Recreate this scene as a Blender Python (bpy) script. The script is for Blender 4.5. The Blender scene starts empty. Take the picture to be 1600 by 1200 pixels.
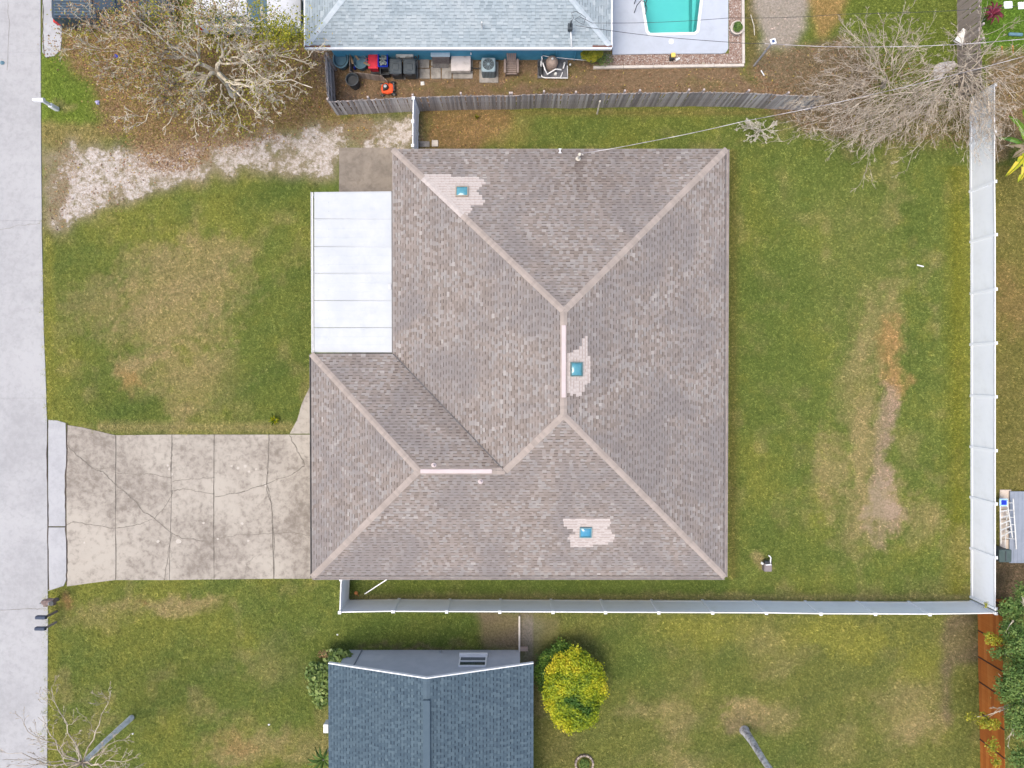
import bpy, math, random
import numpy as np
from mathutils import Vector, Matrix
R = math.radians
S = bpy.context.scene
C = S.collection
random.seed(7)
RG = np.random.default_rng(11)
# ------------------------------------------------------------------ camera, light, exposure
HC = 36.0; FPX = 1067.0; TILT = math.atan(15/FPX)
cam = bpy.data.cameras.new('camera'); co = bpy.data.objects.new('camera', cam); C.objects.link(co)
co.location = (0, 0, HC); co.rotation_euler = (-TILT, 0, 0)
cam.sensor_width = 36; cam.lens = 36*FPX/1600; cam.clip_end = 2000; cam.clip_start = .5
S.camera = co
SUN_EL, SUN_AZ = R(72), R(236)          # azimuth clockwise from north (+Y)
w = bpy.data.worlds.new('World'); S.world = w; w.use_nodes = True
nt = w.node_tree; nt.nodes.clear()
sk = nt.nodes.new('ShaderNodeTexSky'); sk.sky_type = 'NISHITA'; sk.sun_disc = False
sk.sun_elevation = SUN_EL; sk.sun_rotation = SUN_AZ; sk.dust_density = 3.0; sk.air_density = 0.75; sk.ozone_density = .1
bg = nt.nodes.new('ShaderNodeBackground'); bg.inputs[1].default_value = .15
ow = nt.nodes.new('ShaderNodeOutputWorld')
nt.links.new(sk.outputs[0], bg.inputs[0]); nt.links.new(bg.outputs[0], ow.inputs[0])
sl = bpy.data.lights.new('sun', 'SUN'); sl.energy = 1.1; sl.angle = R(30); sl.color = (1, .93, .82)
so = bpy.data.objects.new('sun', sl); C.objects.link(so)
sd = Vector((math.sin(SUN_AZ)*math.cos(SUN_EL), math.cos(SUN_AZ)*math.cos(SUN_EL), math.sin(SUN_EL)))
so.rotation_euler = sd.to_track_quat('Z', 'Y').to_euler(); so.location = (0, 0, 60)
S.view_settings.view_transform = 'Standard'; S.view_settings.look = 'None'
S.view_settings.gamma = 1; S.view_settings.use_curve_mapping = False
S.view_settings.exposure = 1.22

# ------------------------------------------------------------------ helpers
ct, st = math.cos(TILT), math.sin(TILT)
def P(px, py, z=0.0):
    """point of the place at height z that the photograph shows at pixel (px,py)"""
    x = (px-800)/FPX; y = -(py-600)/FPX
    d = (x, ct*y - st, -st*y - ct)
    t = (z-HC)/d[2]
    return Vector((d[0]*t, d[1]*t, z))
def to_px(X, Y, Z=0.0):
    dy = Y; dz = Z-HC
    yc = ct*dy - st*dz; zc = st*dy + ct*dz
    return 800+FPX*X/(-zc), 600-FPX*yc/(-zc)

class MB:
    def __init__(s): s.v = []; s.f = []; s.r = []
    def add(s, vs, fs, rnd=0.0):
        n = len(s.v); s.v += [tuple(v) for v in vs]
        s.f += [tuple(i+n for i in f) for f in fs]; s.r += [rnd]*len(fs)
        return s
    def box(s, c, d, rz=0.0, rnd=0.0, taper=1.0, M=None):
        hx, hy, hz = d[0]/2, d[1]/2, d[2]/2
        vs = []
        for sz in (-1, 1):
            k = taper if sz > 0 else 1
            for sx, sy in ((-1,-1),(1,-1),(1,1),(-1,1)):
                vs.append(Vector((sx*hx*k, sy*hy*k, sz*hz)))
        if M is not None: vs = [M@v for v in vs]
        ca, sa = math.cos(rz), math.sin(rz)
        vs = [(v.x*ca-v.y*sa+c[0], v.x*sa+v.y*ca+c[1], v.z+c[2]) for v in vs]
        return s.add(vs, [(3,2,1,0),(4,5,6,7),(0,1,5,4),(1,2,6,5),(2,3,7,6),(3,0,4,7)], rnd)
    def rbox(s, c, d, b=.02, rz=0.0, n=2, rnd=0.0):
        """box with rounded vertical corners and chamfered top"""
        hx, hy = d[0]/2, d[1]/2
        def ring(ins):
            pts = []
            for sx, sy, a0 in ((1,1,0),(-1,1,90),(-1,-1,180),(1,-1,270)):
                for k in range(n+1):
                    a = R(a0+90*k/n)
                    pts.append((sx*(hx-b)+math.cos(a)*(b-ins), sy*(hy-b)+math.sin(a)*(b-ins)))
            return pts
        rs = [(ring(0), -d[2]/2), (ring(0), d[2]/2-b*.6), (ring(b*.6), d[2]/2)]
        ca, sa = math.cos(rz), math.sin(rz); m = 4*(n+1); vs = []
        for rg, z in rs:
            vs += [(x*ca-y*sa+c[0], x*sa+y*ca+c[1], z+c[2]) for x, y in rg]
        fs = [tuple(range(m-1, -1, -1)), tuple(range(2*m, 3*m))]
        for k in range(2):
            for i in range(m):
                j = (i+1) % m; fs.append((k*m+i, k*m+j, (k+1)*m+j, (k+1)*m+i))
        return s.add(vs, fs, rnd)
    def tube(s, pts, rad, n=6, cap=True, rnd=0.0):
        pts = [Vector(p) for p in pts]
        if not hasattr(rad, '__len__'): rad = [rad]*len(pts)
        vs = []; up = Vector((0, 0, 1))
        for i, p in enumerate(pts):
            t = (pts[min(i+1, len(pts)-1)]-pts[max(i-1, 0)])
            if t.length < 1e-7: t = Vector((0, 0, 1))
            t.normalize()
            a = t.cross(up)
            if a.length < .08: a = t.cross(Vector((0, 1, 0)))
            a.normalize(); b = a.cross(t)
            for k in range(n):
                q = 2*math.pi*k/n
                vs.append(p+a*(math.cos(q)*rad[i])+b*(math.sin(q)*rad[i]))
        fs = []
        for i in range(len(pts)-1):
            for k in range(n):
                j = (k+1) % n; fs.append((i*n+k, i*n+j, (i+1)*n+j, (i+1)*n+k))
        if cap: fs += [tuple(range(n-1, -1, -1)), tuple((len(pts)-1)*n+k for k in range(n))]
        return s.add(vs, fs, rnd)
    def lathe(s, prof, c=(0, 0, 0), n=20, rnd=0.0, sx=1, sy=1):
        vs = []
        for r, z in prof:
            for k in range(n):
                a = 2*math.pi*k/n; vs.append((c[0]+r*math.cos(a)*sx, c[1]+r*math.sin(a)*sy, c[2]+z))
        fs = []
        for i in range(len(prof)-1):
            for k in range(n):
                j = (k+1) % n; fs.append((i*n+k, i*n+j, (i+1)*n+j, (i+1)*n+k))
        if prof[0][0] > 1e-4: fs.append(tuple(range(n-1, -1, -1)))
        if prof[-1][0] > 1e-4: fs.append(tuple((len(prof)-1)*n+k for k in range(n)))
        return s.add(vs, fs, rnd)
    def prism(s, poly, z0, z1, rnd=0.0, ztop=None):
        n = len(poly)
        if sum(poly[i][0]*poly[(i+1) % n][1]-poly[(i+1) % n][0]*poly[i][1] for i in range(n)) < 0: poly = poly[::-1]
        vs = [(p[0], p[1], z0) for p in poly]+[(p[0], p[1], z1) for p in poly]
        fs = [tuple(range(n-1, -1, -1)), tuple(range(n, 2*n))]
        fs += [(i, (i+1) % n, n+(i+1) % n, n+i) for i in range(n)]
        return s.add(vs, fs, rnd)
    def mesh(s, name, off=(0, 0, 0)):
        me = bpy.data.meshes.new(name)
        me.from_pydata([(v[0]-off[0], v[1]-off[1], v[2]-off[2]) for v in s.v], [], s.f)
        at = me.attributes.new('rnd', 'FLOAT', 'FACE'); at.data.foreach_set('value', s.r)
        return me
WL = {}
def link(name, me, mat, parent, loc=(0, 0, 0), rot=(0, 0, 0), smooth=False):
    o = bpy.data.objects.new(name, me); C.objects.link(o)
    if mat is not None and me is not None and not me.materials: me.materials.append(mat)
    o.parent = parent; o.location = loc; o.rotation_euler = rot
    if smooth and me is not None:
        me.polygons.foreach_set('use_smooth', [True]*len(me.polygons))
        try: me.set_sharp_from_angle(angle=R(38))
        except Exception: pass
    pw = WL.get(parent.name, Vector((0, 0, 0))) if parent else Vector((0, 0, 0))
    WL[o.name] = pw+Vector(loc)
    return o
def obj(name, mb, mat, parent=None, loc=(0, 0, 0), rot=(0, 0, 0), smooth=False):
    return link(name, mb.mesh(name), mat, parent, loc, rot, smooth)
def wobj(name, mb, mat, parent=None, smooth=False):
    off = WL.get(parent.name, Vector((0, 0, 0))) if parent else (0, 0, 0)
    return link(name, mb.mesh(name, off), mat, parent, (0, 0, 0), (0, 0, 0), smooth)
def tag(o, label, cat, group=None, kind=None):
    if label: o['label'] = label
    if cat: o['category'] = cat
    if group: o['group'] = group
    if kind: o['kind'] = kind
    return o
def thing(name, label, cat, loc=(0, 0, 0), rz=0.0, group=None):
    o = bpy.data.objects.new(name, None); C.objects.link(o)
    o.empty_display_size = .3; o.location = loc; o.rotation_euler = (0, 0, rz); WL[o.name] = Vector(loc)
    return tag(o, label, cat, group)
def stuff(o): o['kind'] = 'stuff'; return o
def struct(o): o['kind'] = 'structure'; return o
KIDS = {}
def copy_tree(o, parent=None):
    c = o.copy(); C.objects.link(c); c.parent = parent
    if parent is None: WL[c.name] = WL.get(o.name, Vector((0, 0, 0)))
    for ch in [k for k in C.objects if k.parent == o]: copy_tree(ch, c)
    return c

# ------------------------------------------------------------------ materials
def nodes(name):
    m = bpy.data.materials.new(name); m.use_nodes = True
    nt = m.node_tree; nt.nodes.clear()
    out = nt.nodes.new('ShaderNodeOutputMaterial'); b = nt.nodes.new('ShaderNodeBsdfPrincipled')
    nt.links.new(b.outputs[0], out.inputs[0])
    return m, nt, b
def N(nt, t, **kw):
    n = nt.nodes.new(t)
    for k, v in kw.items(): setattr(n, k, v)
    return n
def col4(c): return (c[0], c[1], c[2], 1)
def mixc(nt, fac, a, b, mode='MIX'):
    n = N(nt, 'ShaderNodeMix', data_type='RGBA', blend_type=mode)
    for i, x in ((0, fac), (6, a), (7, b)):
        if isinstance(x, bpy.types.NodeSocket): nt.links.new(x, n.inputs[i])
        elif isinstance(x, (int, float)): n.inputs[i].default_value = x
        else: n.inputs[i].default_value = col4(x)
    return n.outputs[2]
def math_(nt, op, a, b=0.0, clamp=False):
    n = N(nt, 'ShaderNodeMath', operation=op, use_clamp=clamp)
    for i, x in ((0, a), (1, b)):
        if isinstance(x, bpy.types.NodeSocket): nt.links.new(x, n.inputs[i])
        else: n.inputs[i].default_value = x
    return n.outputs[0]
def noise(nt, scale, detail=4, rough=.6, vec=None, dist=0.0):
    n = N(nt, 'ShaderNodeTexNoise'); n.inputs['Scale'].default_value = scale
    n.inputs['Detail'].default_value = detail; n.inputs['Roughness'].default_value = rough
    n.inputs['Distortion'].default_value = dist
    if vec is not None: nt.links.new(vec, n.inputs['Vector'])
    return n.outputs['Fac']
def ramp(nt, fac, stops, interp='LINEAR'):
    n = N(nt, 'ShaderNodeValToRGB'); cr = n.color_ramp; cr.interpolation = interp
    while len(cr.elements) < len(stops): cr.elements.new(.5)
    for e, (p, c) in zip(cr.elements, stops): e.position = p; e.color = col4(c) if len(c) == 3 else c
    nt.links.new(fac, n.inputs[0]); return n.outputs[0]
def sstep(nt, x, a, b):
    n = N(nt, 'ShaderNodeMapRange', interpolation_type='SMOOTHSTEP')
    nt.links.new(x, n.inputs[0]); n.inputs[1].default_value = a; n.inputs[2].default_value = b
    return n.outputs[0]
def bump(nt, b, h, dist=.01, strength=1.0):
    n = N(nt, 'ShaderNodeBump'); n.inputs['Strength'].default_value = strength; n.inputs['Distance'].default_value = dist
    nt.links.new(h, n.inputs['Height']); nt.links.new(n.outputs[0], b.inputs['Normal'])
def pos(nt): return N(nt, 'ShaderNodeTexCoord').outputs['Object']
def attr(nt, name, kind='GEOMETRY'):
    n = N(nt, 'ShaderNodeAttribute', attribute_name=name, attribute_type=kind); return n
def simple(name, c, c2=None, scale=6, rough=.7, metal=0.0, bmp=.0, spec=.3, bscale=60, dirt=None):
    m, nt, b = nodes(name); v = pos(nt)
    if c2 is None: c2 = tuple(x*.78 for x in c)
    f = noise(nt, scale, 6, .65, v)
    colr = mixc(nt, sstep(nt, f, .32, .68), c, c2)
    if dirt:
        g = noise(nt, dirt[1], 5, .7, v); colr = mixc(nt, math_(nt, 'MULTIPLY', sstep(nt, g, .5, .75), dirt[2]), colr, dirt[0])
    nt.links.new(colr, b.inputs['Base Color'])
    b.inputs['Roughness'].default_value = rough; b.inputs['Metallic'].default_value = metal
    b.inputs['Specular IOR Level'].default_value = spec
    if bmp: bump(nt, b, noise(nt, bscale, 4, .7, v), bmp)
    return m
def shingle_mat(name, stops, dark, weather, wfac, stain_scale=.5):
    m, nt, b = nodes(name); v = pos(nt)
    r = attr(nt, 'rnd').outputs['Fac']; d = attr(nt, 'dark').outputs['Fac']
    c = ramp(nt, r, stops)
    g = noise(nt, stain_scale, 6, .62, v, .6)
    c = mixc(nt, math_(nt, 'MULTIPLY', sstep(nt, g, .42, .66), wfac), c, weather)
    fine = noise(nt, 45, 3, .8, v)
    c = mixc(nt, .5, c, mixc(nt, fine, (.55, .55, .55), (1.4, 1.4, 1.4)), 'MULTIPLY')
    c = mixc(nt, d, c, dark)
    nt.links.new(c, b.inputs['Base Color']); b.inputs['Roughness'].default_value = .95
    b.inputs['Specular IOR Level'].default_value = .15
    bump(nt, b, noise(nt, 120, 2, .8, v), .004)
    return m
def leaf_mat(name, stops, rough=.6, trans=.25):
    m, nt, b = nodes(name)
    c = ramp(nt, attr(nt, 'rnd').outputs['Fac'], stops)
    nt.links.new(c, b.inputs['Base Color']); b.inputs['Roughness'].default_value = rough
    b.inputs['Specular IOR Level'].default_value = .3
    if trans:
        t = N(nt, 'ShaderNodeBsdfTranslucent'); nt.links.new(c, t.inputs[0])
        mx = N(nt, 'ShaderNodeMixShader'); mx.inputs[0].default_value = trans
        out = [n for n in nt.nodes if n.type == 'OUTPUT_MATERIAL'][0]
        nt.links.new(b.outputs[0], mx.inputs[1]); nt.links.new(t.outputs[0], mx.inputs[2]); nt.links.new(mx.outputs[0], out.inputs[0])
    return m
M = {}
M['vinyl'] = simple('white_vinyl', (.88, .89, .90), (.84, .85, .86), .8, .45, dirt=((.66, .66, .62), 1.5, .2))
M['vinyl_base'] = simple('stained_vinyl', (.72, .66, .50), (.78, .78, .76), 1.5, .6)
M['white'] = simple('white_paint', (.72, .72, .71), (.64, .64, .63), 3, .5)
M['concrete_curb'] = simple('pale_concrete_curb', (.52, .47, .41), (.42, .38, .33), 4, .9, bmp=.01)
M['blue_wall'] = simple('blue_stucco', (.075, .30, .42), (.06, .25, .36), 2, .85, bmp=.01, dirt=((.12, .30, .36), 1.5, .5))
M['grey_wall'] = simple('grey_stucco', (.43, .44, .46), (.37, .385, .41), 1.2, .9, bmp=.012)
M['cream_wall'] = simple('cream_stucco', (.55, .50, .42), (.48, .44, .38), 2, .9, bmp=.01)
M['black'] = simple('black_plastic', (.025, .027, .03), (.04, .043, .045), 4, .55)
M['dkgrey'] = simple('charcoal_plastic', (.035, .045, .052), (.06, .07, .075), 5, .5)
M['metal_grey'] = simple('grey_metal', (.35, .37, .38), (.28, .30, .31), 4, .45, metal=.4)
M['dkmetal'] = simple('dark_gutter_metal', (.06, .055, .055), (.10, .095, .09), 3, .5)
M['gutter'] = simple('beige_gutter_metal', (.34, .30, .28), (.24, .21, .2), 3, .5)
M['wood_new'] = simple('tan_wood', (.34, .24, .14), (.25, .17, .10), 8, .8)
M['dirt_dark'] = simple('dark_dirt', (.045, .035, .028), (.07, .055, .04), 9, 1.0)
M['crack'] = simple('dirt_in_crack', (.12, .105, .085), (.20, .18, .15), 14, 1.0)
M['red'] = simple('red_plastic', (.62, .04, .06), (.52, .03, .05), 4, .4)
M['blue'] = simple('blue_plastic', (.01, .035, .42), (.01, .03, .32), 4, .4)
M['orange'] = simple('orange_paint', (.75, .09, .02), (.6, .07, .015), 5, .35)
M['tan_plastic'] = simple('tan_fibreglass', (.33, .25, .20), (.26, .20, .16), 3, .6)
M['chair'] = simple('brown_grey_resin', (.27, .21, .18), (.20, .155, .135), 5, .7)
M['ac_metal'] = simple('blue_grey_painted_metal', (.27, .34, .36), (.22, .29, .31), 4, .5)
M['barrel'] = simple('blue_grey_plastic', (.10, .19, .23), (.08, .15, .19), 4, .5)
M['lid_pale'] = simple('pale_plastic_lid', (.62, .63, .60), (.5, .5, .47), 5, .6, dirt=((.3, .26, .2), 4, .6))
M['stone_paver'] = simple('concrete_paver', (.30, .28, .25), (.20, .185, .165), 3, .95, bmp=.01, dirt=((.10, .08, .06), 5, .7))
M['yellow'] = simple('yellow_plastic', (.75, .55, .12), (.6, .45, .1), 5, .5)
M['glass_dark'] = simple('dark_glass', (.03, .045, .05), (.04, .06, .07), 2, .08, spec=.6)
M['glass_sky'] = simple('teal_tinted_acrylic', (.085, .25, .29), (.06, .21, .26), 3, .12, spec=.6)
M['glass_blue'] = simple('blue_tinted_acrylic', (.05, .22, .33), (.04, .18, .27), 3, .12, spec=.6)
M['bark_pale'] = simple('pale_lichen_bark', (.64, .58, .46), (.28, .235, .17), 3, .95, bmp=.01)
M['bark_tan'] = simple('tan_dry_twig', (.53, .46, .36), (.22, .175, .13), 2.2, .95)
M['bark_white'] = simple('bleached_wood', (.58, .54, .46), (.42, .38, .30), 6, .95)
M['bark_grey'] = simple('grey_bark', (.42, .41, .40), (.20, .19, .185), 4.5, .95, bmp=.02)
M['cable_black'] = simple('black_cable', (.03, .03, .032), (.05, .05, .05), 2, .6)
M['cable_pale'] = simple('pale_twisted_cable', (.55, .52, .50), (.18, .16, .17), 1.1, .6)
M['weathered'] = None
def wood_mat(name, stops, streak=14.0):
    m, nt, b = nodes(name); v = pos(nt)
    mp = N(nt, 'ShaderNodeMapping'); mp.inputs['Scale'].default_value = (1, 1, .06); nt.links.new(v, mp.inputs[0])
    oi = N(nt, 'ShaderNodeObjectInfo').outputs['Random']
    f = noise(nt, streak*3, 5, .7, mp.outputs[0]); g = noise(nt, 1.6, 4, .6, v)
    x = math_(nt, 'ADD', math_(nt, 'MULTIPLY', f, .5), math_(nt, 'MULTIPLY', g, .3))
    x = math_(nt, 'ADD', x, math_(nt, 'MULTIPLY', oi, .35))
    c = ramp(nt, math_(nt, 'SUBTRACT', x, .12), stops)
    nt.links.new(c, b.inputs['Base Color']); b.inputs['Roughness'].default_value = .9; b.inputs['Specular IOR Level'].default_value = .15
    bump(nt, b, f, .006)
    return m
M['weathered'] = wood_mat('weathered_grey_wood', [(.2, (.15, .135, .125)), (.45, (.28, .255, .24)), (.62, (.40, .375, .35)), (.85, (.55, .52, .49))])
M['brown_wood'] = wood_mat('weathered_brown_wood', [(.2, (.15, .12, .10)), (.5, (.28, .23, .19)), (.85, (.42, .36, .30))])
M['red_wood'] = wood_mat('orange_stained_wood', [(.15, (.26, .075, .018)), (.5, (.40, .125, .025)), (.8, (.48, .19, .05))], 5)
M['rail_pale'] = simple('pale_fence_rail', (.42, .36, .33), (.30, .26, .24), 5, .9)
M['leaf_yellow'] = leaf_mat('yellow_green_leaves', [(0, (.04, .10, .008)), (.25, (.16, .23, .012)), (.5, (.32, .37, .015)), (.8, (.50, .47, .02)), (1, (.58, .46, .03))])
M['leaf_dark'] = leaf_mat('dark_green_leaves', [(0, (.02, .05, .01)), (.5, (.05, .11, .02)), (1, (.12, .20, .04))])
M['leaf_lowgreen'] = leaf_mat('low_green_leaves', [(0, (.02, .06, .01)), (.5, (.06, .13, .02)), (.85, (.14, .24, .03)), (1, (.40, .40, .05))])
M['leaf_mid'] = leaf_mat('mid_green_leaves', [(0, (.03, .06, .012)), (.5, (.08, .15, .03)), (.85, (.17, .25, .06)), (1, (.32, .32, .06))])
M['leaf_broad'] = leaf_mat('broad_glossy_leaves', [(0, (.02, .045, .01)), (.4, (.07, .12, .03)), (.8, (.20, .27, .07)), (1, (.42, .45, .16))], .35)
M['leaf_olive'] = leaf_mat('olive_leaves', [(0, (.10, .13, .01)), (.5, (.24, .25, .02)), (1, (.42, .36, .03))])
M['leaf_brown'] = leaf_mat('dry_brown_leaves', [(0, (.11, .06, .03)), (.4, (.22, .12, .06)), (.7, (.30, .19, .09)), (.9, (.38, .30, .10)), (1, (.34, .13, .05))])
M['leaf_banana'] = leaf_mat('banana_leaves', [(0, (.03, .12, .01)), (.5, (.14, .26, .015)), (.8, (.45, .42, .02)), (1, (.62, .46, .03))], .4)
M['leaf_tan'] = leaf_mat('withered_tan_leaves', [(0, (.22, .17, .11)), (1, (.42, .34, .25))])
M['leaf_red'] = leaf_mat('burgundy_leaves', [(0, (.08, .01, .02)), (1, (.28, .05, .09))])
M['new_shingle'] = simple('pale_new_shingle', (.42, .375, .34), (.34, .30, .275), 5, .9, bmp=.004, bscale=120)
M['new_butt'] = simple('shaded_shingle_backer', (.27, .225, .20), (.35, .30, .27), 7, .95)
M['vent'] = simple('pale_ridge_vent', (.47, .395, .38), (.43, .36, .345), 2, .7)
M['cap'] = None

# ================================================================== GROUND
def vnoise(x, y, s, seed):
    r = np.random.default_rng(seed); n = 256; g = r.random((n, n))
    fx = x/s; fy = y/s; i = np.floor(fx).astype(int); j = np.floor(fy).astype(int)
    u = fx-i; v = fy-j; u = u*u*(3-2*u); v = v*v*(3-2*v)
    a = g[i % n, j % n]; b = g[(i+1) % n, j % n]; c = g[i % n, (j+1) % n]; d = g[(i+1) % n, (j+1) % n]
    return (a*(1-u)+b*u)*(1-v)+(c*(1-u)+d*u)*v
def fbm(x, y, s, seed, o=4):
    t = 0; a = 1; k = 0
    for q in range(o):
        t = t+a*vnoise(x+17*q, y+31*q, s/2**q, seed+q); k += a; a *= .55
    return t/k
def inpoly(px, py, poly):
    r = np.zeros(px.shape, bool); n = len(poly)
    for i in range(n):
        x0, y0 = poly[i]; x1, y1 = poly[(i+1) % n]
        if y0 == y1: continue
        c = ((y0 > py) != (y1 > py)) & (px < (x1-x0)*(py-y0)/(y1-y0)+x0)
        r ^= c
    return r
GS = .14; gx0, gx1, gy0, gy1 = -29.4, 29.4, -22.4, 21.7
nx = int((gx1-gx0)/GS)+1; ny = int((gy1-gy0)/GS)+1
XX, YY = np.meshgrid(np.linspace(gx0, gx1, nx), np.linspace(gy0, gy1, ny))
QX, QY = to_px(XX, YY)
wob = (fbm(QX, QY, 30, 5)-.5)*40
wx = QX+wob; wy = QY+(fbm(QX, QY, 30, 9)-.5)*40
def soft(cond_poly, amt=9, seed=1):
    """jagged-edged polygon mask in the photo's ground positions"""
    ox = (fbm(QX, QY, 14, 40+seed, 4)-.5)*2*amt*1.6; oy = (fbm(QX, QY, 14, 80+seed, 4)-.5)*2*amt*1.6
    m = inpoly(QX+ox, QY+oy, cond_poly).astype(float)
    for _ in range(max(1, int(amt*.45))):
        m = (m+np.roll(m, 1, 0)+np.roll(m, -1, 0)+np.roll(m, 1, 1)+np.roll(m, -1, 1))/5
    return m
def blob(cx, cy, rx, ry, k=1.0, hard=.35):
    d = np.sqrt(((wx-cx)/rx)**2+((wy-cy)/ry)**2)+ (fbm(QX, QY, 16, 21)-.5)*.8+(fbm(QX, QY, 6, 23, 2)-.5)*.7
    return k*np.clip((1-d)/hard*.5+.25, 0, 1)
green = np.array((.134, .166, .040)); lush_and_shade = np.array((.092, .132, .030)); yel = np.array((.215, .215, .044)); bright = np.array((.135, .20, .03))
tan = np.array((.30, .24, .115)); orange = np.array((.31, .205, .085)); dirt = np.array((.165, .125, .085)); mulch = np.array((.34, .25, .18)); greyd = np.array((.20, .175, .15))
COL = np.zeros(XX.shape+(3,))+green
def lay(mask, c, k=1.0):
    global COL
    m = np.clip(mask*k, 0, 1)[..., None]; COL = COL*(1-m)+np.array(c)*m
n1 = fbm(QX, QY, 90, 100, 5); n2 = fbm(QX, QY, 34, 200, 4); n3 = fbm(QX, QY, 12, 300, 3)
lay(np.clip((n1-.5)*4, 0, 1), yel, .6); lay(np.clip((.47-n1)*4, 0, 1), lush_and_shade, .6)
lay(np.clip((n2-.55)*5, 0, 1), tan, .42); lay(np.clip((n3-.6)*5, 0, 1), yel, .35); lay(np.clip((.4-n3)*5, 0, 1), lush_and_shade, .35)
# front lawn
for a in ((285, 430, 110, 70, .85), (255, 505, 110, 60, .9), (208, 590, 26, 34, .9), (228, 560, 34, 12, 1), (310, 590, 90, 55, .75), (285, 645, 24, 24, .8), (335, 390, 70, 34, .6), (150, 470, 50, 40, .5)): lay(blob(*a), tan, .85)
lay(blob(208, 600, 22, 16, .8), orange); lay(blob(190, 640, 70, 30, .7), lush_and_shade); lay(blob(400, 600, 60, 60, .6), lush_and_shade); lay(blob(430, 300, 60, 30, .8), lush_and_shade)
for x0, y0, x1, y1 in ((68, 285, 88, 675), (88, 655, 480, 682), (70, 335, 500, 300)): pass
edge = np.clip(1-np.abs(QY-668)/14, 0, 1)*(QX > 150)*(QX < 460)*(QY < 682); lay(edge, tan, .7)
edge = np.clip(1-np.abs(QX-76)/12, 0, 1)*(QY > 90)*(QY < 660); lay(edge, yel, .8)
# south-west lawn
for a in ((235, 945, 90, 14, .7), (300, 948, 60, 12, .9), (430, 1035, 40, 45, .6), (315, 1105, 30, 25, .5), (400, 1165, 55, 30, .7), (350, 1175, 40, 25, .7), (470, 1170, 40, 40, .6), (150, 965, 60, 25, .4)): lay(blob(*a), tan, .85)
lay(blob(365, 1165, 30, 18, .7), orange, .7); lay(blob(100, 937, 16, 12, 1), (.27, .15, .075), .8); lay(blob(460, 1000, 60, 120, .6), lush_and_shade); lay(blob(330, 1040, 60, 60, .4), lush_and_shade)
edge = np.clip(1-np.abs(QX-82)/16, 0, 1)*(QY > 925); lay(edge, yel, .7)
lay(blob(219, 943, 8, 6, .8), (.25, .12, .06), .7)
# south strip beside the house and south of the fence
lay(soft([(545, 900), (1140, 900), (1140, 940), (545, 940)], 3), lush_and_shade, .75)
lay(soft([(545, 928), (1515, 928), (1515, 940), (545, 940)], 3, 3), tan, .5)
lay(soft([(530, 960), (760, 960), (760, 1015), (530, 1015)], 12, 2), lush_and_shade, .9)  # cottage's soft shade painted into the grass as deeper green
lay(soft([(742, 955), (850, 955), (880, 975), (850, 1015), (760, 1015)], 8, 4), dirt, .95); lay(soft([(815, 960), (850, 960), (845, 1060), (812, 1060)], 8, 5), greyd, .9)
lay(soft([(820, 1030), (845, 1030), (850, 1120), (830, 1120)], 6, 6), dirt, .8)
lay(blob(640, 1012, 100, 8, .8), dirt, .8)
# south-east lawn
SE = (QX > 835) & (QY > 955); lay(SE.astype(float), (.145, .145, .045), .55)
for a in ((1090, 990, 90, 26, .8), (1300, 990, 110, 26, .8), (1340, 1010, 50, 20, .7), (1440, 1040, 40, 40, .6)): lay(blob(*a), yel, .9)
for a in ((1160, 1115, 34, 28, 1.3), (1160, 1115, 34, 28, 1.3), (1010, 1110, 40, 16, .6), (1055, 1130, 30, 40, .6), (1420, 1110, 60, 60, .6), (1440, 1135, 40, 30, .6), (1200, 1010, 50, 40, .4), (1070, 1190, 50, 20, .6), (1215, 1120, 40, 30, .6), (1320, 1160, 40, 40, .4)): lay(blob(*a), tan, .85)
lay(blob(1150, 1125, 24, 18, .9), (.13, .105, .075), .6)
for a in ((1200, 1180, 80, 40, .8), (985, 1030, 70, 60, .9), (1120, 1030, 60, 30, .5), (1090, 1160, 20, 40, .4), (1140, 1070, 40, 24, .4)): lay(blob(*a), lush_and_shade, .8)  # patch by the yellow bush: richer green plus the bush's shade painted in
lay(soft([(1478, 960), (1530, 960), (1530, 1030), (1490, 1040), (1480, 1130), (1468, 1120)], 8, 7), dirt, .75)
lay(soft([(835, 1120), (900, 1120), (900, 1200), (835, 1200)], 12, 8), (.15, .14, .05), .7)
# east lawn
for a in ((1200, 400, 50, 260, .55), (1240, 600, 60, 200, .5), (1230, 850, 80, 70, .6), (1440, 900, 60, 30, .5)): lay(blob(*a), lush_and_shade, .8)
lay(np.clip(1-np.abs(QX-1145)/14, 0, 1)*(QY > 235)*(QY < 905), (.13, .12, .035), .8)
for a in ((1330, 330, 60, 60, .35), (1230, 310, 25, 40, .3), (1340, 430, 80, 120, .35)): lay(blob(*a), (.16, .17, .055), .9)
lay(np.clip(1-np.abs(QX-1494)/26, 0, 1)*(QY > 260)*(QY < 930), (.17, .165, .02), .75)
lay(blob(1372, 520, 40, 70, .6), tan, .9)
for a in ((1388, 530, 20, 46, 1), (1394, 590, 22, 48, 1)): lay(blob(*a), orange, .95)
for a in ((1386, 640, 20, 50, 1), (1380, 690, 16, 44, .9), (1376, 730, 16, 40, .9)): lay(blob(*a), mulch, .9)
for a in ((1348, 700, 22, 80, .85), (1298, 730, 28, 66, .8), (1450, 810, 34, 34, .6), (1360, 800, 60, 60, .6), (1340, 600, 40, 80, .45), (1500, 860, 30, 40, .4)): lay(blob(*a), tan, .9)
lay(blob(1384, 790, 38, 66, .9), tan, .8); lay(blob(1384, 800, 26, 56, 1), mulch, .95); lay(blob(1380, 755, 22, 36, 1), mulch, .95)
lay(blob(1192, 875, 18, 18, .9), tan, .9)
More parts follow.
